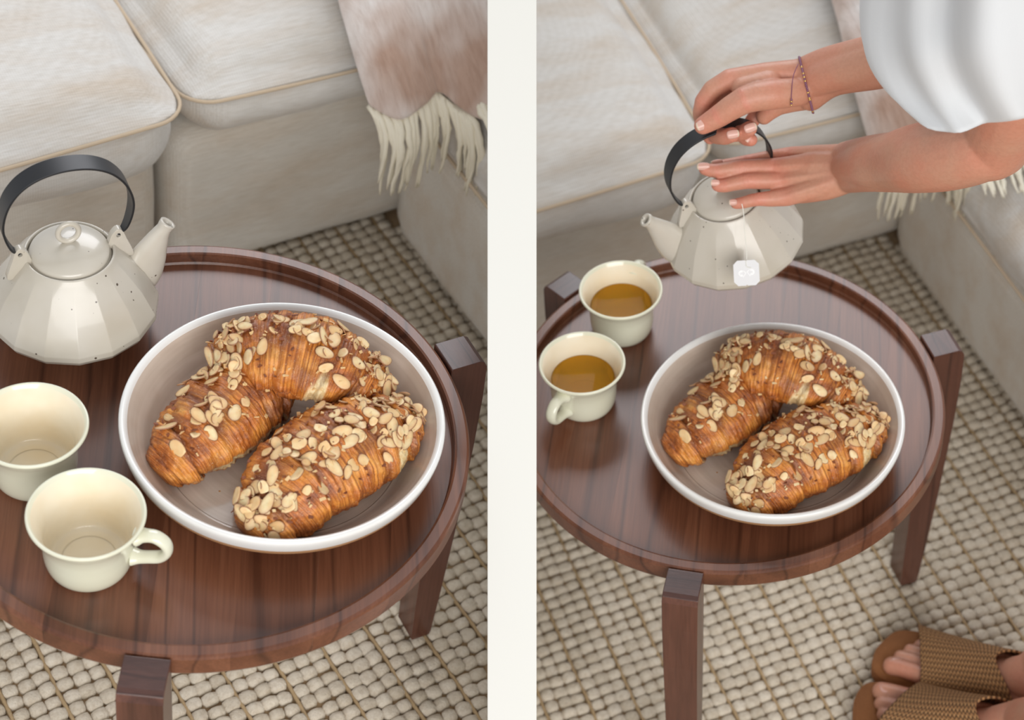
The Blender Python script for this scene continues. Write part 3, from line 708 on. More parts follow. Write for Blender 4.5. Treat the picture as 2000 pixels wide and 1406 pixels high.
def croissant(key,spine,W,H,segs,crumbs,flakes,rots,tears=()):
    """spine points relative to plate centre; returns mesh data + flake placements (built once, used in both rooms)"""
    if key in CRO: return CRO[key]
    NU,NV=230,84; rnd=random.Random(key)
    S=spline3(spine,40); L=len(S)
    def sp(u):
        f=max(0,min(L-1.001,u*(L-1))); i=int(f); return S[i].lerp(S[i+1],f-i)
    V=[];cr=[];dk=[]
    for i in range(NU+1):
        u=i/NU; c=sp(u); t=(sp(min(1,u+.02))-sp(max(0,u-.02))).normalized(); side=t.cross(Vector((0,0,1))).normalized(); up=side.cross(t)
        for j in range(NV):
            a=2*math.pi*j/NV
            uu=u+.030*math.sin(a*1.0+1.0)+.018*math.sin(a*2+key)+.012*noise.noise(Vector((a,u*5,key)))
            # distance from the middle: segments step down towards the tips
            k=0
            for q in segs:
                if uu>q: k+=1
            lo=segs[k-1] if k>0 else -.05; hi=segs[k] if k<len(segs) else 1.05
            f=(uu-lo)/(hi-lo); mid=.5
            out=(1-f) if (lo+hi)/2<mid else f      # 0 at the end nearer the middle
            if lo<mid<hi: out=abs(f-.5)*1.2
            prof=(max(0.0,math.sin(math.pi*min(1,max(0,.04+u*.92))))**.62)
            r=prof*(1.0+.10*math.sin(math.pi*min(1,out*.9+.18))**.7-.08*out)
            e=.5+.5*math.cos(2*math.pi*(f)); edge=max(0,1-min(f,1-f)*9)
            r-=.045*edge*prof
            r+=.012*math.sin(uu*95+2*math.sin(a*2))*prof*.6
            x=math.cos(a)*W*r; z=math.sin(a); z=(z if z>0 else z*.80)*H*r
            if z<0: z=-(min(-z,H*.62*prof))
            p=c+side*x+up*z
            d=.0030*fbm(Vector((p.x*62+key,p.y*62,p.z*62)),3)+.0013*noise.noise(Vector((p.x*260,p.y*260,p.z*260)))+.0007*math.sin(uu*230+3*math.sin(a+key))*abs(noise.noise(Vector((p.x*90,p.y*90,key))))*2
            nrm=(side*math.cos(a)+up*math.sin(a)).normalized(); cb=0
            for (cu,ca,ru,ra,dep) in crumbs:
                dd=((u-cu)/ru)**2+(((a-ca+math.pi)%(2*math.pi)-math.pi)/ra)**2
                if dd<1.5:
                    g=max(0,min(1,(1.25-dd)*2.2)); cb=max(cb,g); d+=g*(dep+.0012*noise.noise(Vector((p.x*400,p.y*400,p.z*400))))
            p+=nrm*d*min(1,prof*2)
            V.append(p); cr.append(cb); dk.append(max(0,min(1,.75*edge*(1 if rnd.random()<.9 else .3)+1.5*(noise.noise(Vector((p.x*45+9,p.y*45,p.z*45)))-.10)+(.22 if math.sin(a)>.75 else 0))))
    F=[((i+1)*NV+j,(i+1)*NV+(j+1)%NV,i*NV+(j+1)%NV,i*NV+j) for i in range(NU) for j in range(NV)]
    F.append(tuple(range(NV)));F.append(tuple(NU*NV+j for j in range(NV-1,-1,-1)))
    me=pymesh('croissant',V,F); uvl=me.uv_layers.new(name='UVMap')
    for p in me.polygons:
        for li in p.loop_indices:
            vi=me.loops[li].vertex_index; i,j=divmod(vi,NV); uvl.data[li].uv=(i/NU,j/NV)
    for nme,dat in (('crumb',cr),('dark',dk)):
        at=me.attributes.new(nme,'FLOAT','POINT'); at.data.foreach_set('value',dat)
    me.materials.append(CROISSANT)
    # flakes
    pl=[]; chips=bmesh.new(); tries=0; used=[]
    cl=[(rots[0]+(rots[1]-rots[0])*rnd.random(),rnd.gauss(rots[2],rots[3]*.8)) for _ in range(max(3,flakes//11))]
    while len(pl)<flakes and tries<9000:
        tries+=1
        u=rots[0]+(rots[1]-rots[0])*rnd.random(); a=rnd.gauss(rots[2],rots[3])
        if rnd.random()<.35:
            cu,ca=rnd.choice(cl); u=min(.97,max(.03,rnd.gauss(cu,.045))); a=rnd.gauss(ca,.22)
        i=int(u*NU); j=int((a/(2*math.pi))%1*NV)%NV; v=me.vertices[i*NV+j]
        if v.normal.z<.30 or cr[i*NV+j]>.3: continue
        close=[q for q in used if (q-v.co).length<.0085]
        if len(close)>3: continue
        lev=min(len(close),3)*.0010
        used.append(v.co.copy())
        nn=(v.normal+Vector((rnd.gauss(0,.22),rnd.gauss(0,.22),rnd.gauss(0,.12)))).normalized()
        q=nn.to_track_quat('Z','Y').to_matrix().to_4x4(); sc=rnd.uniform(.72,1.1)
        pl.append((rnd.randrange(12),Matrix.Translation(v.co+v.normal*(.0011+lev))@q@Matrix.Rotation(rnd.uniform(0,6.28),4,'Z')@Matrix.Diagonal((sc,sc,1.2,1))))
    for kk in range(int(flakes*2.2)):
        u=rots[0]+(rots[1]-rots[0])*rnd.random(); a=rnd.gauss(rots[2],rots[3]); i=int(u*NU); j=int((a/(2*math.pi))%1*NV)%NV; v=me.vertices[i*NV+j]
        if v.normal.z<.2: continue
        r_=bmesh.ops.create_cube(chips,size=1,matrix=Matrix.Translation(v.co+v.normal*.0008)@Matrix.Rotation(rnd.uniform(0,6),4,Vector((rnd.random(),rnd.random(),rnd.random())).normalized())@Matrix.Diagonal((rnd.uniform(.002,.0055),rnd.uniform(.0012,.003),.0008,1)))
        mi=rnd.random()
        for f in {f for vv in r_['verts'] for f in vv.link_faces}: f.material_index=0 if mi<.55 else 1
    cm=bmmesh('almond_crumbs',chips,False); cm.materials.append(ALMOND); cm.materials.append(BRAN)
    CRO[key]=(me,pl,cm); return CRO[key]
def place_croissant(key,ploc,prot,label,*args,**kw):
    me,pl,cm=croissant(key,*args,**kw)
    t=thing('croissant',label,'croissant',ploc,prot,'almond croissants on the plate')
    obj('pastry',me,None,t)
    for k,mx in pl:
        o=bpy.data.objects.new('almond_flake',flake_mesh(k)); COL.objects.link(o); o.parent=t; o.matrix_basis=mx
    c=obj('almond_crumbs',cm,None,t); c['kind']='stuff'
    return t
def croissants(pc,rot,where):
    up=Vector((0,.005,0)); up.rotate(Matrix.Rotation(rot,3,'Z'))
    loc=(pc[0]+up.x,pc[1]+up.y,-.0175); z0=.012
    place_croissant(1,loc,rot,'sparsely flaked almond croissant, left on the '+where,
      [(-.103,-.050,z0+.014),(-.086,-.034,z0+.022),(-.060,-.004,z0+.026),(-.036,.024,z0+.027),(-.014,.044,z0+.020),(.000,.054,z0+.012)],.040,.031,[.10,.22,.37,.62,.78,.9],[(.45,-.15,.30,.22,-.001)],36,(.15,.80,1.75,.55))
    place_croissant(3,loc,rot,'largest, most thickly flaked almond croissant, front of the '+where,
      [(-.028,-.112,z0+.012),(-.014,-.098,z0+.018),(.010,-.068,z0+.026),(.040,-.040,z0+.029),(.070,-.018,z0+.028),(.094,.002,z0+.024),(.106,.013,z0+.016)],.045,.034,[.09,.2,.36,.64,.8,.91],[(.70,-.05,.035,.7,-.0005)],128,(.07,.96,1.55,.62))
    place_croissant(2,loc,rot,'almond croissant with pale torn band, topmost on the '+where,
      [(-.060,.046,.052),(-.046,.051,.060),(-.020,.054,.067),(.014,.050,.068),(.042,.044,.063),(.069,.037,.050),(.092,.031,.034)],.041,.029,[.12,.25,.44,.66,.80,.9],[(.60,-.45,.042,.85,.0006),(.63,.2,.03,.6,.0002)],78,(.05,.93,1.6,.55))
    # fallen crumbs
    rnd=random.Random(8)
    for ci,(x,y) in enumerate(((-.068,-.098),(-.052,-.055),(-.110,-.030),(.075,-.06))):
        bm=bmesh.new(); bmesh.ops.create_icosphere(bm,subdivisions=1,radius=.0012)
        for v in bm.verts: v.co*=rnd.uniform(.6,1.3); v.co.z*=.5
        p=Matrix.Rotation(rot,4,'Z')@Vector((x,y,0)); z=-.012+.0128+(.0012 if math.hypot(x,y)>.1 else 0)
        thing('crumb','tiny pastry crumb '+{0:'below the left croissant on the ',1:'beside the left croissant on the ',2:'left of the spiral end on the ',3:'right of the largest croissant on the '}[ci]+where,'crumb',(pc[0]+p.x,pc[1]+p.y,z),None,'pastry crumbs on the '+where,bmmesh('crumb',bm),CRUMBM)
CRUMBM=plain('pastry_crumb',(.5,.22,.05),.7)

# ---------------- person ----------------
def capsules(chains,extra=()):
    """closed hulls between successive spheres of each chain -> one bmesh"""
    bm=bmesh.new()
    for ch in chains:
        for (a,b) in zip(ch[:-1],ch[1:]):
            t=bmesh.new()
            for p in (a,b): bmesh.ops.create_icosphere(t,subdivisions=3,radius=p[3],matrix=Matrix.Translation(p[:3]))
            r=bmesh.ops.convex_hull(t,input=t.verts); 
            bmesh.ops.delete(t,geom=list({g for g in r['geom_interior'] if isinstance(g,bmesh.types.BMVert)}),context='VERTS')
            me=bpy.data.meshes.new('x'); t.to_mesh(me); t.free(); bm.from_mesh(me); bpy.data.meshes.remove(me)
    return bm
def resample(c,k=5):
    P=[Vector(p) if len(p)==4 else Vector((*p,0)) for p in c]; P=[P[0]]+P+[P[-1]]; out=[]
    for i in range(1,len(P)-2):
        for j in range(k):
            t=j/k; p0,p1,p2,p3=P[i-1:i+3]; out.append(tuple(.5*((2*p1)+(-p0+p2)*t+(2*p0-5*p1+4*p2-p3)*t*t+(-p0+3*p1-3*p2+p3)*t**3)))
    out.append(tuple(P[-2])); return out
def remesh(bm,vox,smooth=6):
    me=bpy.data.meshes.new('r'); bm.to_mesh(me); bm.free(); o=bpy.data.objects.new('r',me); COL.objects.link(o)
    m=o.modifiers.new('r','REMESH'); m.mode='VOXEL'; m.voxel_size=vox; m.use_smooth_shade=True
    s=o.modifiers.new('s','SMOOTH'); s.iterations=smooth; s.factor=.5
    dg=bpy.context.evaluated_depsgraph_get(); out=bpy.data.meshes.new_from_object(o.evaluated_get(dg)); bpy.data.objects.remove(o); return out
PTS={"right": {"idx": [[0.0622, 0.152, 0.3298, 0.013], [-0.0068, 0.1426, 0.325, 0.0109], [-0.0325, 0.1331, 0.3032, 0.0092], [-0.0329, 0.1249, 0.2817, 0.0084], [-0.0244, 0.1165, 0.2694, 0.0071]], "mid": [[0.065, 0.1527, 0.3229, 0.013], [0.0048, 0.1527, 0.3142, 0.0105], [-0.0236, 0.1437, 0.2837, 0.009], [-0.0174, 0.1119, 0.2762, 0.0089], [-0.0011, 0.096, 0.2913, 0.008]], "rng": [[0.068, 0.1514, 0.3142, 0.013], [0.019, 0.157, 0.3015, 0.0105], [-0.0048, 0.1504, 0.2723, 0.0088], [0.0011, 0.1172, 0.2746, 0.0084], [0.0159, 0.1045, 0.293, 0.008]], "pky": [[0.071, 0.1501, 0.3054, 0.0125], [0.0351, 0.1583, 0.2857, 0.0106], [0.0155, 0.1497, 0.2635, 0.0075], [0.0093, 0.1238, 0.2654, 0.0071], [0.0176, 0.1113, 0.2727, 0.0068]], "heel": [[0.0713, 0.1423, 0.305, 0.013], [0.0432, 0.1431, 0.2947, 0.0115], [0.0292, 0.138, 0.2816, 0.0084]], "thumb": [[0.0632, 0.129, 0.3218, 0.0144], [0.0354, 0.1177, 0.3265, 0.0154], [0.0103, 0.1105, 0.3247, 0.0139], [-0.0153, 0.1053, 0.307, 0.0116], [-0.031, 0.1019, 0.2972, 0.0093]], "web": [[0.0322, 0.136, 0.3249, 0.0145], [0.0067, 0.1315, 0.323, 0.0114]], "w1": [[0.0673, 0.1535, 0.3301, 0.014], [0.0921, 0.1474, 0.3472, 0.0154], [0.1426, 0.1249, 0.3784, 0.019]], "w2": [[0.0725, 0.1423, 0.3228, 0.0171], [0.0951, 0.1344, 0.3413, 0.0184], [0.143, 0.1188, 0.3725, 0.023], [0.1992, 0.0888, 0.4163, 0.0251]], "w3": [[0.0758, 0.1374, 0.3091, 0.014], [0.0982, 0.138, 0.3302, 0.0154], [0.1437, 0.1171, 0.3639, 0.0201], [0.1999, 0.0877, 0.4082, 0.0223]]}, "left": {"idx": [[0.108, 0.1122, 0.2542, 0.0126], [0.0588, 0.1373, 0.2322, 0.0091], [0.0139, 0.1339, 0.224, 0.0075], [-0.0072, 0.1302, 0.222, 0.0067], [-0.0199, 0.1272, 0.2218, 0.0059]], "mid": [[0.1082, 0.1033, 0.2528, 0.0131], [0.0436, 0.1166, 0.2324, 0.0101], [0.0079, 0.1113, 0.2345, 0.009], [-0.0167, 0.1072, 0.2328, 0.0077], [-0.0295, 0.1078, 0.2345, 0.0064]], "rng": [[0.1086, 0.0969, 0.2467, 0.0131], [0.0522, 0.1034, 0.2266, 0.0101], [0.0161, 0.0981, 0.2289, 0.0085], [-0.0079, 0.0933, 0.2249, 0.0072], [-0.0153, 0.0934, 0.2251, 0.0064]], "pky": [[0.109, 0.0912, 0.2413, 0.0131], [0.0567, 0.0863, 0.2194, 0.01], [0.0276, 0.0812, 0.219, 0.0071], [0.0115, 0.0793, 0.2149, 0.0064], [0.0047, 0.0784, 0.214, 0.0056]], "heel": [[0.1142, 0.0912, 0.2402, 0.0141], [0.0967, 0.0926, 0.2298, 0.0142], [0.0711, 0.0922, 0.2206, 0.0116]], "bulk": [[0.1085, 0.103, 0.2483, 0.0157], [0.0855, 0.1072, 0.2402, 0.0158], [0.0623, 0.1118, 0.2283, 0.0117]], "thumb": [[0.1087, 0.1189, 0.2396, 0.0127], [0.0856, 0.1402, 0.2226, 0.0102], [0.0636, 0.1538, 0.2051, 0.0087], [0.046, 0.1575, 0.1954, 0.0071]], "w1": [[0.1138, 0.1059, 0.261, 0.0141], [0.1358, 0.0603, 0.3025, 0.0181], [0.1584, 0.0322, 0.3271, 0.0217]], "w2": [[0.1159, 0.0963, 0.2544, 0.0177], [0.1363, 0.0526, 0.2952, 0.0247], [0.1588, 0.0265, 0.3217, 0.0295], [0.1796, -0.0043, 0.3538, 0.0331], [0.2048, -0.0253, 0.3775, 0.0338], [0.2292, -0.0412, 0.3992, 0.0304], [0.2414, -0.0413, 0.4106, 0.0247]], "w3": [[0.1182, 0.0886, 0.2439, 0.0141], [0.1368, 0.0446, 0.2876, 0.0161], [0.1593, 0.0194, 0.3149, 0.0197]]}, "sleeve": [[[0.1673, -0.1228, 0.5014], [0.1817, -0.1804, 0.5275], [0.2079, -0.189, 0.542], [0.2383, -0.1863, 0.5523], [0.2782, -0.1522, 0.5347], [0.3171, -0.0378, 0.4681], [0.3101, 0.0881, 0.3935], [0.2524, 0.1127, 0.3727], [0.1963, 0.0101, 0.4262]], [[0.1413, -0.0924, 0.5073], [0.1614, -0.1471, 0.5351], [0.1897, -0.1817, 0.5663], [0.2268, -0.1869, 0.5818], [0.2805, -0.1576, 0.5708], [0.3256, -0.0335, 0.4981], [0.3182, 0.1103, 0.4128], [0.2509, 0.1342, 0.3931], [0.1685, 0.0431, 0.435]], [[0.1234, -0.0629, 0.5247], [0.1452, -0.1234, 0.5605], [0.1746, -0.1766, 0.6018], [0.2229, -0.1806, 0.6161], [0.2878, -0.1524, 0.6019], [0.3335, -0.0266, 0.5307], [0.3306, 0.1403, 0.4384], [0.2487, 0.1664, 0.4238], [0.1456, 0.0676, 0.4625]], [[0.1189, -0.0369, 0.5638], [0.1424, -0.0987, 0.5981], [0.1715, -0.1521, 0.6393], [0.2186, -0.1694, 0.6552], [0.2865, -0.1405, 0.6411], [0.3405, -0.011, 0.5717], [0.3346, 0.1589, 0.4828], [0.2452, 0.1934, 0.4637], [0.1425, 0.0965, 0.5041]], [[0.1253, -0.0142, 0.6392], [0.1505, -0.0783, 0.6711], [0.1761, -0.1333, 0.7114], [0.2179, -0.1511, 0.7279], [0.2842, -0.1245, 0.7119], [0.3416, 0.0129, 0.6493], [0.3376, 0.1896, 0.5664], [0.2459, 0.2256, 0.5492], [0.1523, 0.1239, 0.5833]], [[0.1663, 0.0038, 0.731], [0.1815, -0.0553, 0.7557], [0.1979, -0.1029, 0.791], [0.2305, -0.1235, 0.8067], [0.2843, -0.0976, 0.7925], [0.3395, 0.0358, 0.7404], [0.3367, 0.1922, 0.6798], [0.2682, 0.2335, 0.6629], [0.1956, 0.1379, 0.6848]]], "brc": [[0.062, 0.1601, 0.3416], [0.0786, 0.1216, 0.3021], [0.0698, 0.1198, 0.3396], [0.0734, 0.1631, 0.3033]], "brc_tail": [[0.0613, 0.1413, 0.3476], [0.0569, 0.1257, 0.3435], [0.0562, 0.1109, 0.3326], [0.0565, 0.1076, 0.3294]], "nails": [["rt", [-0.03, 0.0949, 0.3043], [-0.892, -0.405, -0.202], [0.047, -0.773, 0.633], 0.0077, 0.0054], ["rm", [0.0001, 0.0898, 0.2972], [0.964, 0.261, 0.053], [0.031, -0.77, 0.637], 0.0064, 0.0046], ["rr", [0.0171, 0.0987, 0.2991], [0.916, 0.366, 0.161], [0.022, -0.773, 0.634], 0.0067, 0.0049], ["rp", [0.0151, 0.1066, 0.2779], [-0.594, -0.642, -0.484], [0.023, -0.769, 0.639], 0.0037, 0.0026], ["lm", [-0.0303, 0.1038, 0.2413], [-0.985, -0.171, 0.036], [0.046, -0.759, 0.65], 0.0069, 0.004], ["lr", [-0.0172, 0.0894, 0.2321], [-0.988, -0.135, 0.07], [0.039, -0.753, 0.656], 0.0048, 0.0034], ["lp", [0.0022, 0.0743, 0.2196], [-0.985, -0.171, 0.036], [0.029, -0.747, 0.664], 0.0042, 0.0034], ["li", [-0.0178, 0.1257, 0.2289], [-0.959, -0.274, -0.066], [0.039, -0.76, 0.648], 0.0064, 0.0027]], "tag": {"c": [0.0193, 0.0267, 0.1654], "l": [0.0062, 0.0249, 0.1663], "t": [0.0176, 0.0361, 0.1746], "n": [0.02, -0.728, 0.698], "string": [[0.0115, 0.0626, 0.2283], [0.0135, 0.0587, 0.2201], [0.0159, 0.0474, 0.2021], [0.0183, 0.0387, 0.1852], [0.0187, 0.0352, 0.1762]]}, "foot": [[0.212, -0.042, -0.4], [0.344, -0.071, -0.4], [0.185, -0.121, -0.4], [0.303, -0.135, -0.4]]}
def ch(c): return [tuple(p) for p in c]
def person(label):
    t=thing('person',label,'person',(.30,-.06,FLOORZ))
    O=Vector((.30,-.06,FLOORZ))
    def loc(me):   # room coordinates -> person coordinates
        me.transform(Matrix.Translation(-O)); return me
    rc=[resample(c,6 if k[0]=='w' and k!='web' else 2) for k,c in PTS['right'].items()]; lc=[resample(c,6 if k[0]=='w' else 2) for k,c in PTS['left'].items()]
    shR=(.30,.10,.80,.045); shL=(.31,-.10,.79,.045)
    elR=(PTS['right']['w2'][-1]); elL=PTS['left']['w2'][-1]
    rc.append(resample([tuple(elR),(.235,.10,.52,.031),(.265,.10,.66,.040),shR],4)); lc.append(resample([tuple(PTS['left']['w2'][-2]),tuple(elL[:3])+(.033,),(.250,-.062,.50,.036),(.252,-.045,.61,.040),(.275,-.05,.71,.042),shL],5))
    arms=remesh(capsules(rc+lc),.00125,12)
    # feet and legs
    ft=PTS['foot']; feet=[]
    fl=[]; toes=[]
    for (tx,ty),(hx,hy),leg in (((ft[0][0],ft[0][1]),(.415,-.120),((.376,-.095,-.335,.031),(.435,-.150,-.20,.038),(.47,-.13,-.02,.050),(.49,-.02,.06,.058))),((ft[2][0],ft[2][1]),(.395,-.185),((.352,-.170,-.335,.031),(.41,-.24,-.20,.038),(.45,-.26,-.02,.050),(.47,-.24,.06,.058)))):
        T=Vector((tx,ty,0)); Hh=Vector((hx,hy,0)); d=(T-Hh).normalized(); sd=Vector((-d.y,d.x,0)); zf=-.400
        # five toes: the big toe is on the inner side (towards the other foot)
        inner=1 if leg is None else 1
        def P3(along,acr,z,r): q=T-d*along+sd*acr*SG; return (q.x,q.y,zf+z,r)
        SG=1.0 if ty>-.06 else -1.0
        big=1
        chs=[[P3(.060,.020,.016,.015),P3(.030,.021,.013,.0115),P3(.008,.021,.011,.0100)]] if False else []
        offs=[(.022,.000,.0115),(.005,.004,.0082),(-.009,.011,.0078),(-.021,.019,.0074),(-.032,.029,.0070)]
        for (ac,al,r) in offs:
            ac=ac*(1 if SG>0 else 1)
            chs.append([P3(.075,ac*1.0,.020,.013),P3(.035+al,ac,.0145,r*1.0),P3(.018+al,ac,.0135,r*.95),P3(.006+al,ac,.0100,r)])
        for ac in (.016,0,-.018): chs.append([P3(.07,ac,.022,.015),P3(.13,ac*.9,.034,.019),P3(.19,ac*.7,.030,.020),P3(.225,ac*.3,.018,.022)])
        chs.append([P3(.11,0,.034,.018),P3(.14,0,.046,.022),P3(.165,0,.062,.028),leg[0],leg[1],leg[2],leg[3]])
        chs.append([P3(.205,0,.022,.024),P3(.19,0,.06,.026),leg[0]])
        fl+=chs; feet.append((T,d,sd,SG,zf,P3))
    legs=remesh(capsules(fl),.0019,6)
    bm=bmesh.new(); bm.from_mesh(arms); bm.from_mesh(legs); me=bpy.data.meshes.new('skin'); bm.to_mesh(me); bm.free()
    me.polygons.foreach_set('use_smooth',[True]*len(me.polygons))
    n=len(me.vertices); co=np.empty(n*3); me.vertices.foreach_get('co',co); co=co.reshape(-1,3)
    fl_=np.zeros(n)
    for h in ('right','left'):
        for kx in ('idx','mid','rng','pky','thumb'):
            c=PTS[h][kx]
            for p in (c[-1],c[-3],c[1]):
                dd=np.linalg.norm(co-np.array(p[:3]),axis=1); fl_=np.maximum(fl_,.85*np.exp(-(dd/.012)**2))
    nrm=np.empty(n*3); me.vertices.foreach_get('normal',nrm); nrm=nrm.reshape(-1,3); camd=np.array((.06,-.70,.71))
    for h in ('right','left'):
        for kx in ('idx','mid','rng','pky','thumb'):
            c=PTS[h][kx]
            for q_,am in ((2,1.0),(3,.6)) if len(c)>4 else ((2,1.0),):
                p=np.array(c[q_][:3]); tt=np.array(c[q_+1][:3])-np.array(c[q_-1][:3]) if q_+1<len(c) else p-np.array(c[q_-1][:3]); tt=tt/np.linalg.norm(tt)
                rel=co-p; s_=rel@tt; dd=np.linalg.norm(rel,axis=1); face=np.clip(rel@camd/c[q_][3]*1.4,0,1)
                wgt=np.exp(-(s_/.0042)**2)*(dd<c[q_][3]*1.9)*face
                co-=nrm*(am*.00075*(.5+.5*np.cos(2*np.pi*s_/.0023+rel[:,2]*350))*wgt)[:,None]
                co+=nrm*(am*.0007*wgt)[:,None]; fl_=np.maximum(fl_,wgt*.6)
    # tendons on the back of the resting hand
    for kx in ('idx','mid','rng','pky'):
        a_=np.array(PTS['left'][kx][0][:3]); b_=np.array(PTS['left'][kx][1][:3]); L_=np.linalg.norm(b_-a_); tt=(b_-a_)/L_
        rel=co-a_; s_=rel@tt/L_; perp=rel-np.outer(rel@tt,tt); camp=camd-tt*(camd@tt); camp/=np.linalg.norm(camp); side=np.cross(tt,camp)
        wgt=np.exp(-((perp@side)/.0028)**2)*np.clip(s_*3,0,1)*np.clip((1.15-s_)*4,0,1)*(perp@camp>.004)*(np.linalg.norm(perp,axis=1)<.03)
        co+=nrm*(.0011*wgt)[:,None]
    me.vertices.foreach_set('co',co.ravel()); me.update()
    at=me.attributes.new('flush','FLOAT','POINT'); at.data.foreach_set('value',fl_.astype(np.float32))
    obj('body',loc(me),SKIN,t)
    # fingernails
    for nme,c,td,nd,a,b in PTS['nails']:
        c=Vector(c); td=Vector(td); nd=Vector(nd); sd=nd.cross(td).normalized(); nd=td.cross(sd).normalized()
        V=[];F=[];m=14; zz=[]
        for i in range(-4,5):
            for j in range(-4,5):
                x=i/4;y=j/4; x2=x*math.sqrt(1-y*y/2);y2=y*math.sqrt(1-x*x/2)
                sx=.5*(x+x2)
                V.append(c+td*(sx*a)+sd*(y2*b)-nd*(.0022*(y2**2))*(b/.004)-nd*.0006*x2*x2)
        F=[(i*9+j,i*9+j+1,(i+1)*9+j+1,(i+1)*9+j) for i in range(8) for j in range(8)]
        mn=pymesh('fingernail',V,F); mn.materials.append(NAIL); mn.materials.append(NAILTIP)
        for k,p in enumerate(mn.polygons): p.material_index=1 if k//8>=7 else 0
        o=obj('fingernail',loc(mn),None,t); s=o.modifiers.new('s','SOLIDIFY'); s.thickness=.0007; s.offset=0
    for (T,d,sd,SG,zf,P3) in feet:
        q=P3(.010,.0215,.0226,0); c=Vector(q[:3]); V=[];
        for i in range(-4,5):
            for j in range(-4,5):
                x=i/4;y=j/4; x2=x*math.sqrt(1-y*y/2);y2=y*math.sqrt(1-x*x/2)
                V.append(c+d*x2*.0062+sd*y2*.0066+Vector((0,0,-.0018*(y2*y2)-.0012*(x2+1))))
        F=[(i*9+j,i*9+j+1,(i+1)*9+j+1,(i+1)*9+j) for i in range(8) for j in range(8)]
        o=obj('toenail',loc(pymesh('toenail',V,F)),NAIL,t); s=o.modifiers.new('s','SOLIDIFY'); s.thickness=.0008
    # sandals
    for (T,d,sd,SG,zf,P3) in feet:
        def Q(al,ac,z): v=P3(al,ac,z,0); return Vector(v[:3])
        outl=spline3([(-.022,.010,0),(-.012,.034,0),(.03,.044,0),(.09,.042,0),(.15,.032,0),(.21,.034,0),(.245,.022,0),(.252,0,0),(.245,-.022,0),(.21,-.034,0),(.15,-.036,0),(.09,-.046,0),(.03,-.046,0),(-.006,-.036,0),(-.018,-.014,0)],5,closed=True)
        bm=bmesh.new(); lv=[]
        for z,k in ((-.0195,.0),(-.018,1),(-.003,1),(-.0005,.0)):
            ins=.0015 if k==0 else 0
            lv.append([bm.verts.new(Q(p.x*(1-ins*6)+.0007,p.y*(1-ins*12),z+ .004)) for p in outl])
        bm.faces.new(lv[0]); bm.faces.new(lv[-1][::-1]); m=len(outl)
        for a in range(3):
            for i in range(m): bm.faces.new((lv[a][i],lv[a][(i+1)%m],lv[a+1][(i+1)%m],lv[a+1][i]))
        s_=obj('sandal',loc(bmmesh('sandal',bm)),SUEDE,t); s_['label']='brown suede slide sandal with a wide woven raffia band'
        V=[];UV=[]; nu,nv=28,30
        for i in range(nu+1):
            a=i/nu; 
            for j in range(nv+1):
                b=j/nv; ang=math.pi*b
                front=.030+.014*math.cos(ang)+.004*math.sin(ang*2); back=.118+.045*abs(math.cos(ang))**1.5
                al=front+(back-front)*a
                hh=.034+.040*a**1.1; ww=.046-.006*a
                V.append(Q(al,ww*math.cos(ang)*(abs(math.cos(ang))**-.12 if abs(math.cos(ang))>.01 else 1),.002+hh*max(0,math.sin(ang))**.75)); UV.append((b*.5,a*.62))
        F=[(i*(nv+1)+j,i*(nv+1)+j+1,(i+1)*(nv+1)+j+1,(i+1)*(nv+1)+j) for i in range(nu) for j in range(nv)]
        mr=pymesh('woven_band',V,F); uvl=mr.uv_layers.new(name='UVMap')
        for lp in mr.loops: uvl.data[lp.index].uv=UV[lp.vertex_index]
        o=obj('woven_band',loc(mr),RAFFIA,s_); so=o.modifiers.new('s','SOLIDIFY'); so.thickness=.0028; so.offset=1
    # bracelet: bead string round the wrist
    b0,b1,bf,bb=[Vector(p[:3]) for p in PTS['brc']]
    cc=(b0+b1)/2; ax=(b1-b0)/2; fr=(bf-cc); fr=fr-ax*(fr.dot(ax)/ax.length_squared); fr=fr.normalized()*.0215
    loop=[cc+ax*1.01*math.cos(q)+fr*math.sin(q) for q in [2*math.pi*i/64 for i in range(64)]]
    br=obj('bracelet',loc(tube('bracelet',loop,.0005,6,closed=True)),LILAC,t)
    def bead(p,r,mat,par):
        bm=bmesh.new(); bmesh.ops.create_icosphere(bm,subdivisions=1,radius=r,matrix=Matrix.Translation(p)); return obj('bead',loc(bmmesh('bead',bm)),mat,par)
    for i in range(0,46):
        q=math.pi*(.02+.98*i/45); p=cc+ax*1.01*math.cos(q)+fr*math.sin(q)
        bead(p,.00145,GOLDB if i in(3,4,13,14,17,23,25,27,31) else LILAC,br)
    tail=spline3([p[:3] for p in PTS['brc_tail']],6); ct=obj('cord_end',loc(tube('cord_end',tail,.00045,6)),LILAC,br)
    for k in range(4): bead(tail[-1]+Vector((0,0,-.0005-.0022*k)),.0013,(LILAC,GOLDB)[k%2],br)
    # shirt: sleeve and body of a loose white top
    rg=[[Vector(p) for p in spline3([tuple(q) for q in r],6,closed=True)] for r in PTS['sleeve']]
    m=len(rg[0]); rows=[]
    cols=[spline3([rg[k][i] for k in range(len(rg))],5) for i in range(m)]
    nr=len(cols[0]); V=[]
    for k in range(nr):
        for i in range(m):
            p=cols[i][k].copy(); 
            cen=sum((cols[q][k] for q in range(0,m,6)),Vector())/len(range(0,m,6)); o_=(p-cen).normalized()
            p+=o_*(.006*math.sin(i/m*2*math.pi*7+k*.10)+.004*math.sin(i/m*2*math.pi*3+1)-.022*math.exp(-((i/m-.20)/.045)**2))
            V.append(p)
    F=[(k*m+i,k*m+(i+1)%m,(k+1)*m+(i+1)%m,(k+1)*m+i) for k in range(nr-1) for i in range(m)]
    s1=len(V)
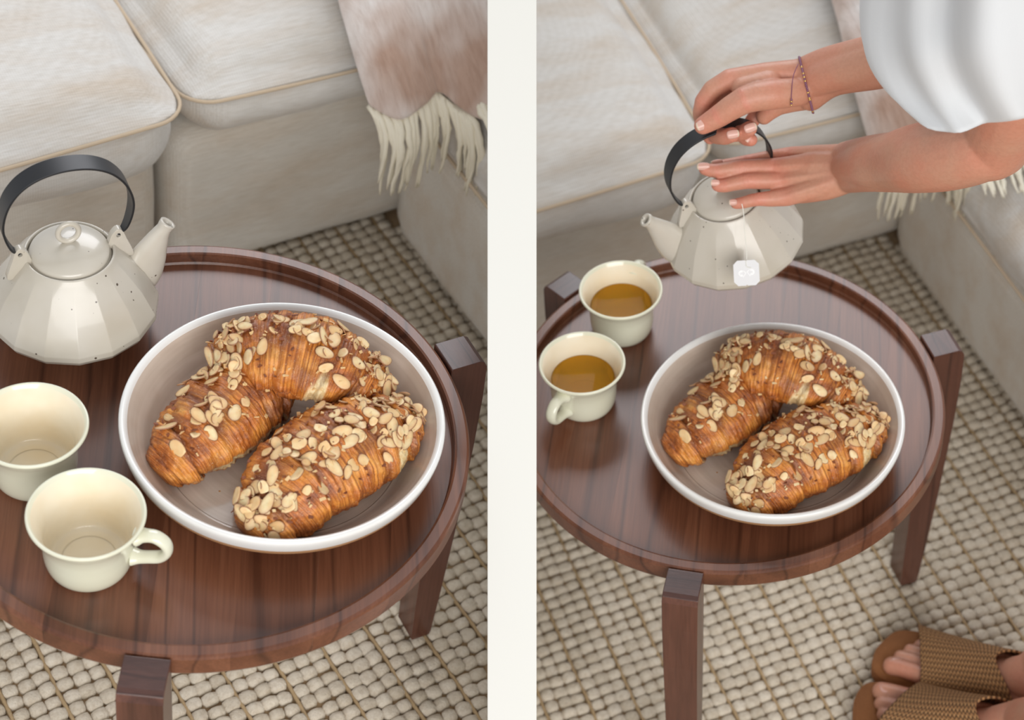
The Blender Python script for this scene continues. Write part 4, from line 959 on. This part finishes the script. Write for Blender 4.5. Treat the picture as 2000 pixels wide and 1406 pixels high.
    # torso, bent over the table, and right sleeve
    def loft(rings,n=40):
        nonlocal V,F
        base=len(V)
        for (c,rx,ry,nx) in rings:
            c=Vector(c); nx=Vector(nx).normalized(); e1=nx.cross(Vector((0,1,0))).normalized(); e2=nx.cross(e1).normalized()
            for i in range(n):
                q=2*math.pi*i/n; V.append(c+e1*rx*math.cos(q)*(1+.05*math.sin(7*q))+e2*ry*math.sin(q))
        for k in range(len(rings)-1):
            for i in range(n): F.append((base+k*n+i,base+k*n+(i+1)%n,base+(k+1)*n+(i+1)%n,base+(k+1)*n+i))
        F.append(tuple(base+(len(rings)-1)*n+i for i in range(n)))
    loft([((.58,-.08,.42),.13,.20,(-.4,0,1)),((.53,-.07,.56),.12,.19,(-.5,0,1)),((.46,-.06,.70),.12,.20,(-.7,0,1)),((.38,-.055,.80),.11,.21,(-.8,0,1)),((.31,-.055,.86),.08,.17,(-1,0,1)),((.28,-.055,.90),.055,.07,(-1,0,1))])
    loft([((.215,.095,.47),.050,.055,(.2,0,1)),((.235,.10,.56),.056,.062,(.3,0,1)),((.27,.09,.70),.062,.07,(.3,0,1)),((.33,.06,.84),.06,.07,(.5,-.2,1))])
    loft([((.31,-.17,.70),.06,.06,(.2,0,1)),((.33,-.17,.76),.06,.07,(.3,0,1)),((.36,-.13,.84),.06,.07,(.5,.3,1))])
    o=obj('shirt',loc(pymesh('shirt',V,F)),SHIRT,t); so=o.modifiers.new('s','SOLIDIFY'); so.thickness=.0012
    V=[];F=[]
    loft([((.455,-.14,-.13),.07,.06,(0,0,1)),((.48,-.05,.02),.085,.08,(0,0,1)),((.52,.01,.25),.10,.09,(-.1,0,1)),((.58,-.02,.42),.12,.11,(-.2,0,1))])
    loft([((.43,-.25,-.13),.07,.06,(0,0,1)),((.46,-.25,.02),.085,.08,(0,0,1)),((.53,-.19,.25),.10,.09,(-.1,0,1)),((.58,-.14,.42),.12,.11,(-.2,0,1))])
    o=obj('trousers',loc(pymesh('trousers',V,F)),TROUSER,t); so=o.modifiers.new('s','SOLIDIFY'); so.thickness=.002
    return t

def tea_tag(label):
    T=PTS['tag']; c=Vector(T['c']); ex=(c-Vector(T['l'])).normalized(); n=Vector(T['n']); n=(n+Vector((0,0,-.15))).normalized(); ex=(ex-n*ex.dot(n)).normalized(); ey=n.cross(ex).normalized()
    rr=Matrix.Rotation(R(4),4,n).to_3x3(); ex=rr@ex; ey=rr@ey
    h=.0132; k=.0042
    outl=[(-h+k,-h),(-.0010,-h),(0,-h+.0012),(.0010,-h),(h-k,-h),(h,-h+k),(h,h-k),(h-k,h),(.0010,h),(0,h-.0012),(-.0010,h),(-h+k,h),(-h,h-k),(-h,-h+k)]
    bm=bmesh.new(); A=[bm.verts.new(c+ex*x+ey*y-n*.0004) for x,y in outl]; B=[bm.verts.new(c+ex*x+ey*y+n*.0004) for x,y in outl]
    bm.faces.new(A[::-1]); bm.faces.new(B)
    for i in range(len(A)): j=(i+1)%len(A); bm.faces.new((A[i],A[j],B[j],B[i]))
    o=thing('tea_bag_tag',label,'tag',(0,0,0),None,None,bmmesh('tea_bag_tag',bm,False),PAPER)
    # printed pair of mirrored dandelion heads with bent stems
    bm=bmesh.new()
    def stroke(a,b,w):
        a=Vector(a);b=Vector(b); dd=(b-a).normalized(); pn=Vector((-dd.y,dd.x))*w/2
        f=[a-pn,b-pn,b+pn,a+pn]; bm.faces.new([bm.verts.new(c+ex*q.x+ey*q.y+n*.00052) for q in f])
    for sx in (-1,1):
        cx=sx*.0052; cy=-.0002 if sx<0 else .0008
        for i in range(26):
            q=R(60+i*9.6) if sx<0 else R(120-i*9.6); r0=.0010+.0004*(i%3); r1=.0034-.0005*(i%2)
            stroke((cx+r0*math.cos(q),cy+r0*math.sin(q)),(cx+r1*math.cos(q),cy+r1*math.sin(q)),.00042)
        stroke((cx-sx*.0022,cy+.0026),(cx-sx*.0046,cy+.0002),.0006); stroke((cx-sx*.0046,cy+.0002),(cx-sx*.0014,cy-.0042),.0006)
        stroke((cx-sx*.0004,cy-.0006),(cx+sx*.0018,cy-.0016),.0004)
    obj('print',bmmesh('print',bm,False),PRINT,o)
    pth=spline3([p[:3] for p in T['string']],8); obj('string',tube('string',pth,.00042,6),THREAD,o)
    s2=[c+ey*.0130+n*.0006,c+ey*.009+n*.001,c+ey*.0062+ex*.001+n*.0012,c+ey*.0052+ex*.005+n*.001]
    obj('string',tube('string',spline3(s2,5),.00034,6),THREAD,o)
    return o

# ================= room with the standing teapot =================
ROOM='A'; floor()
rug('oatmeal wool loop rug with jute cords, under the table with two empty cups')
sofa()
throw('blush and white wool throw with long cream fringe, right of the standing teapot')
table((-97.2,23.3,141),'round walnut tray table on block legs, holding two empty cups and a standing teapot')
plate((.0727,-.0136,-.012),'wide greige glazed plate of croissants beside the two empty cups')
croissants((.0727,-.0136),0,'plate beside the empty cups')
teapot((-.1146,.1323,-.012),R(20),'faceted off-white speckled teapot standing on the table, black band handle upright')
cup((-.1334,-.0413,-.012),150,'empty cream teacup cut off at the left, nearer the standing teapot')
cup((-.0819,-.1339,-.012),-14,'empty cream teacup at the front with its handle to the right')

# ================= room with the lifted teapot =================
ROOM='B'; floor()
rug('oatmeal wool loop rug with jute cords, under the tea-filled cups and the sandalled feet')
sofa()
throw('blush and white wool throw with cream fringe, behind the shirt sleeve')
table((-96,23.2,139.3),'round walnut tray table on block legs, holding two cups filled with tea')
plate((.0525,-.0526,-.012),'wide greige glazed plate of croissants under the lifted teapot')
croissants((.0525,-.0526),R(-2),'plate under the lifted teapot')
cup((-.1225,.1119,-.012),75,'cream teacup of tea at the back, its handle pointing to the sofa')
cup((-.1534,-.0036,-.012),-115,'cream teacup of tea nearer the front, its handle towards the viewer')
tea((-.1225,.1119,-.012),'amber green tea in the rear cup by the table edge')
tea((-.1534,-.0036,-.012),'amber green tea in the cup whose handle faces the viewer')
# lifted and tipped towards its spout
az=R(203); tilt=R(10)
RM=Matrix.Rotation(az,4,'Z')@Matrix.Rotation(tilt,4,'Y')
ringc=Vector((0,.1207,.14)); base=ringc-(RM@Vector((0,0,.045)))
teapot(base,RM,'faceted off-white speckled teapot lifted over the table, tag hanging down its side')
tea_tag('white octagonal tea bag tag hanging on its thread from the lifted teapot')
person('person in loose white shirt and woven slides, gripping the teapot handle and steadying its lid')
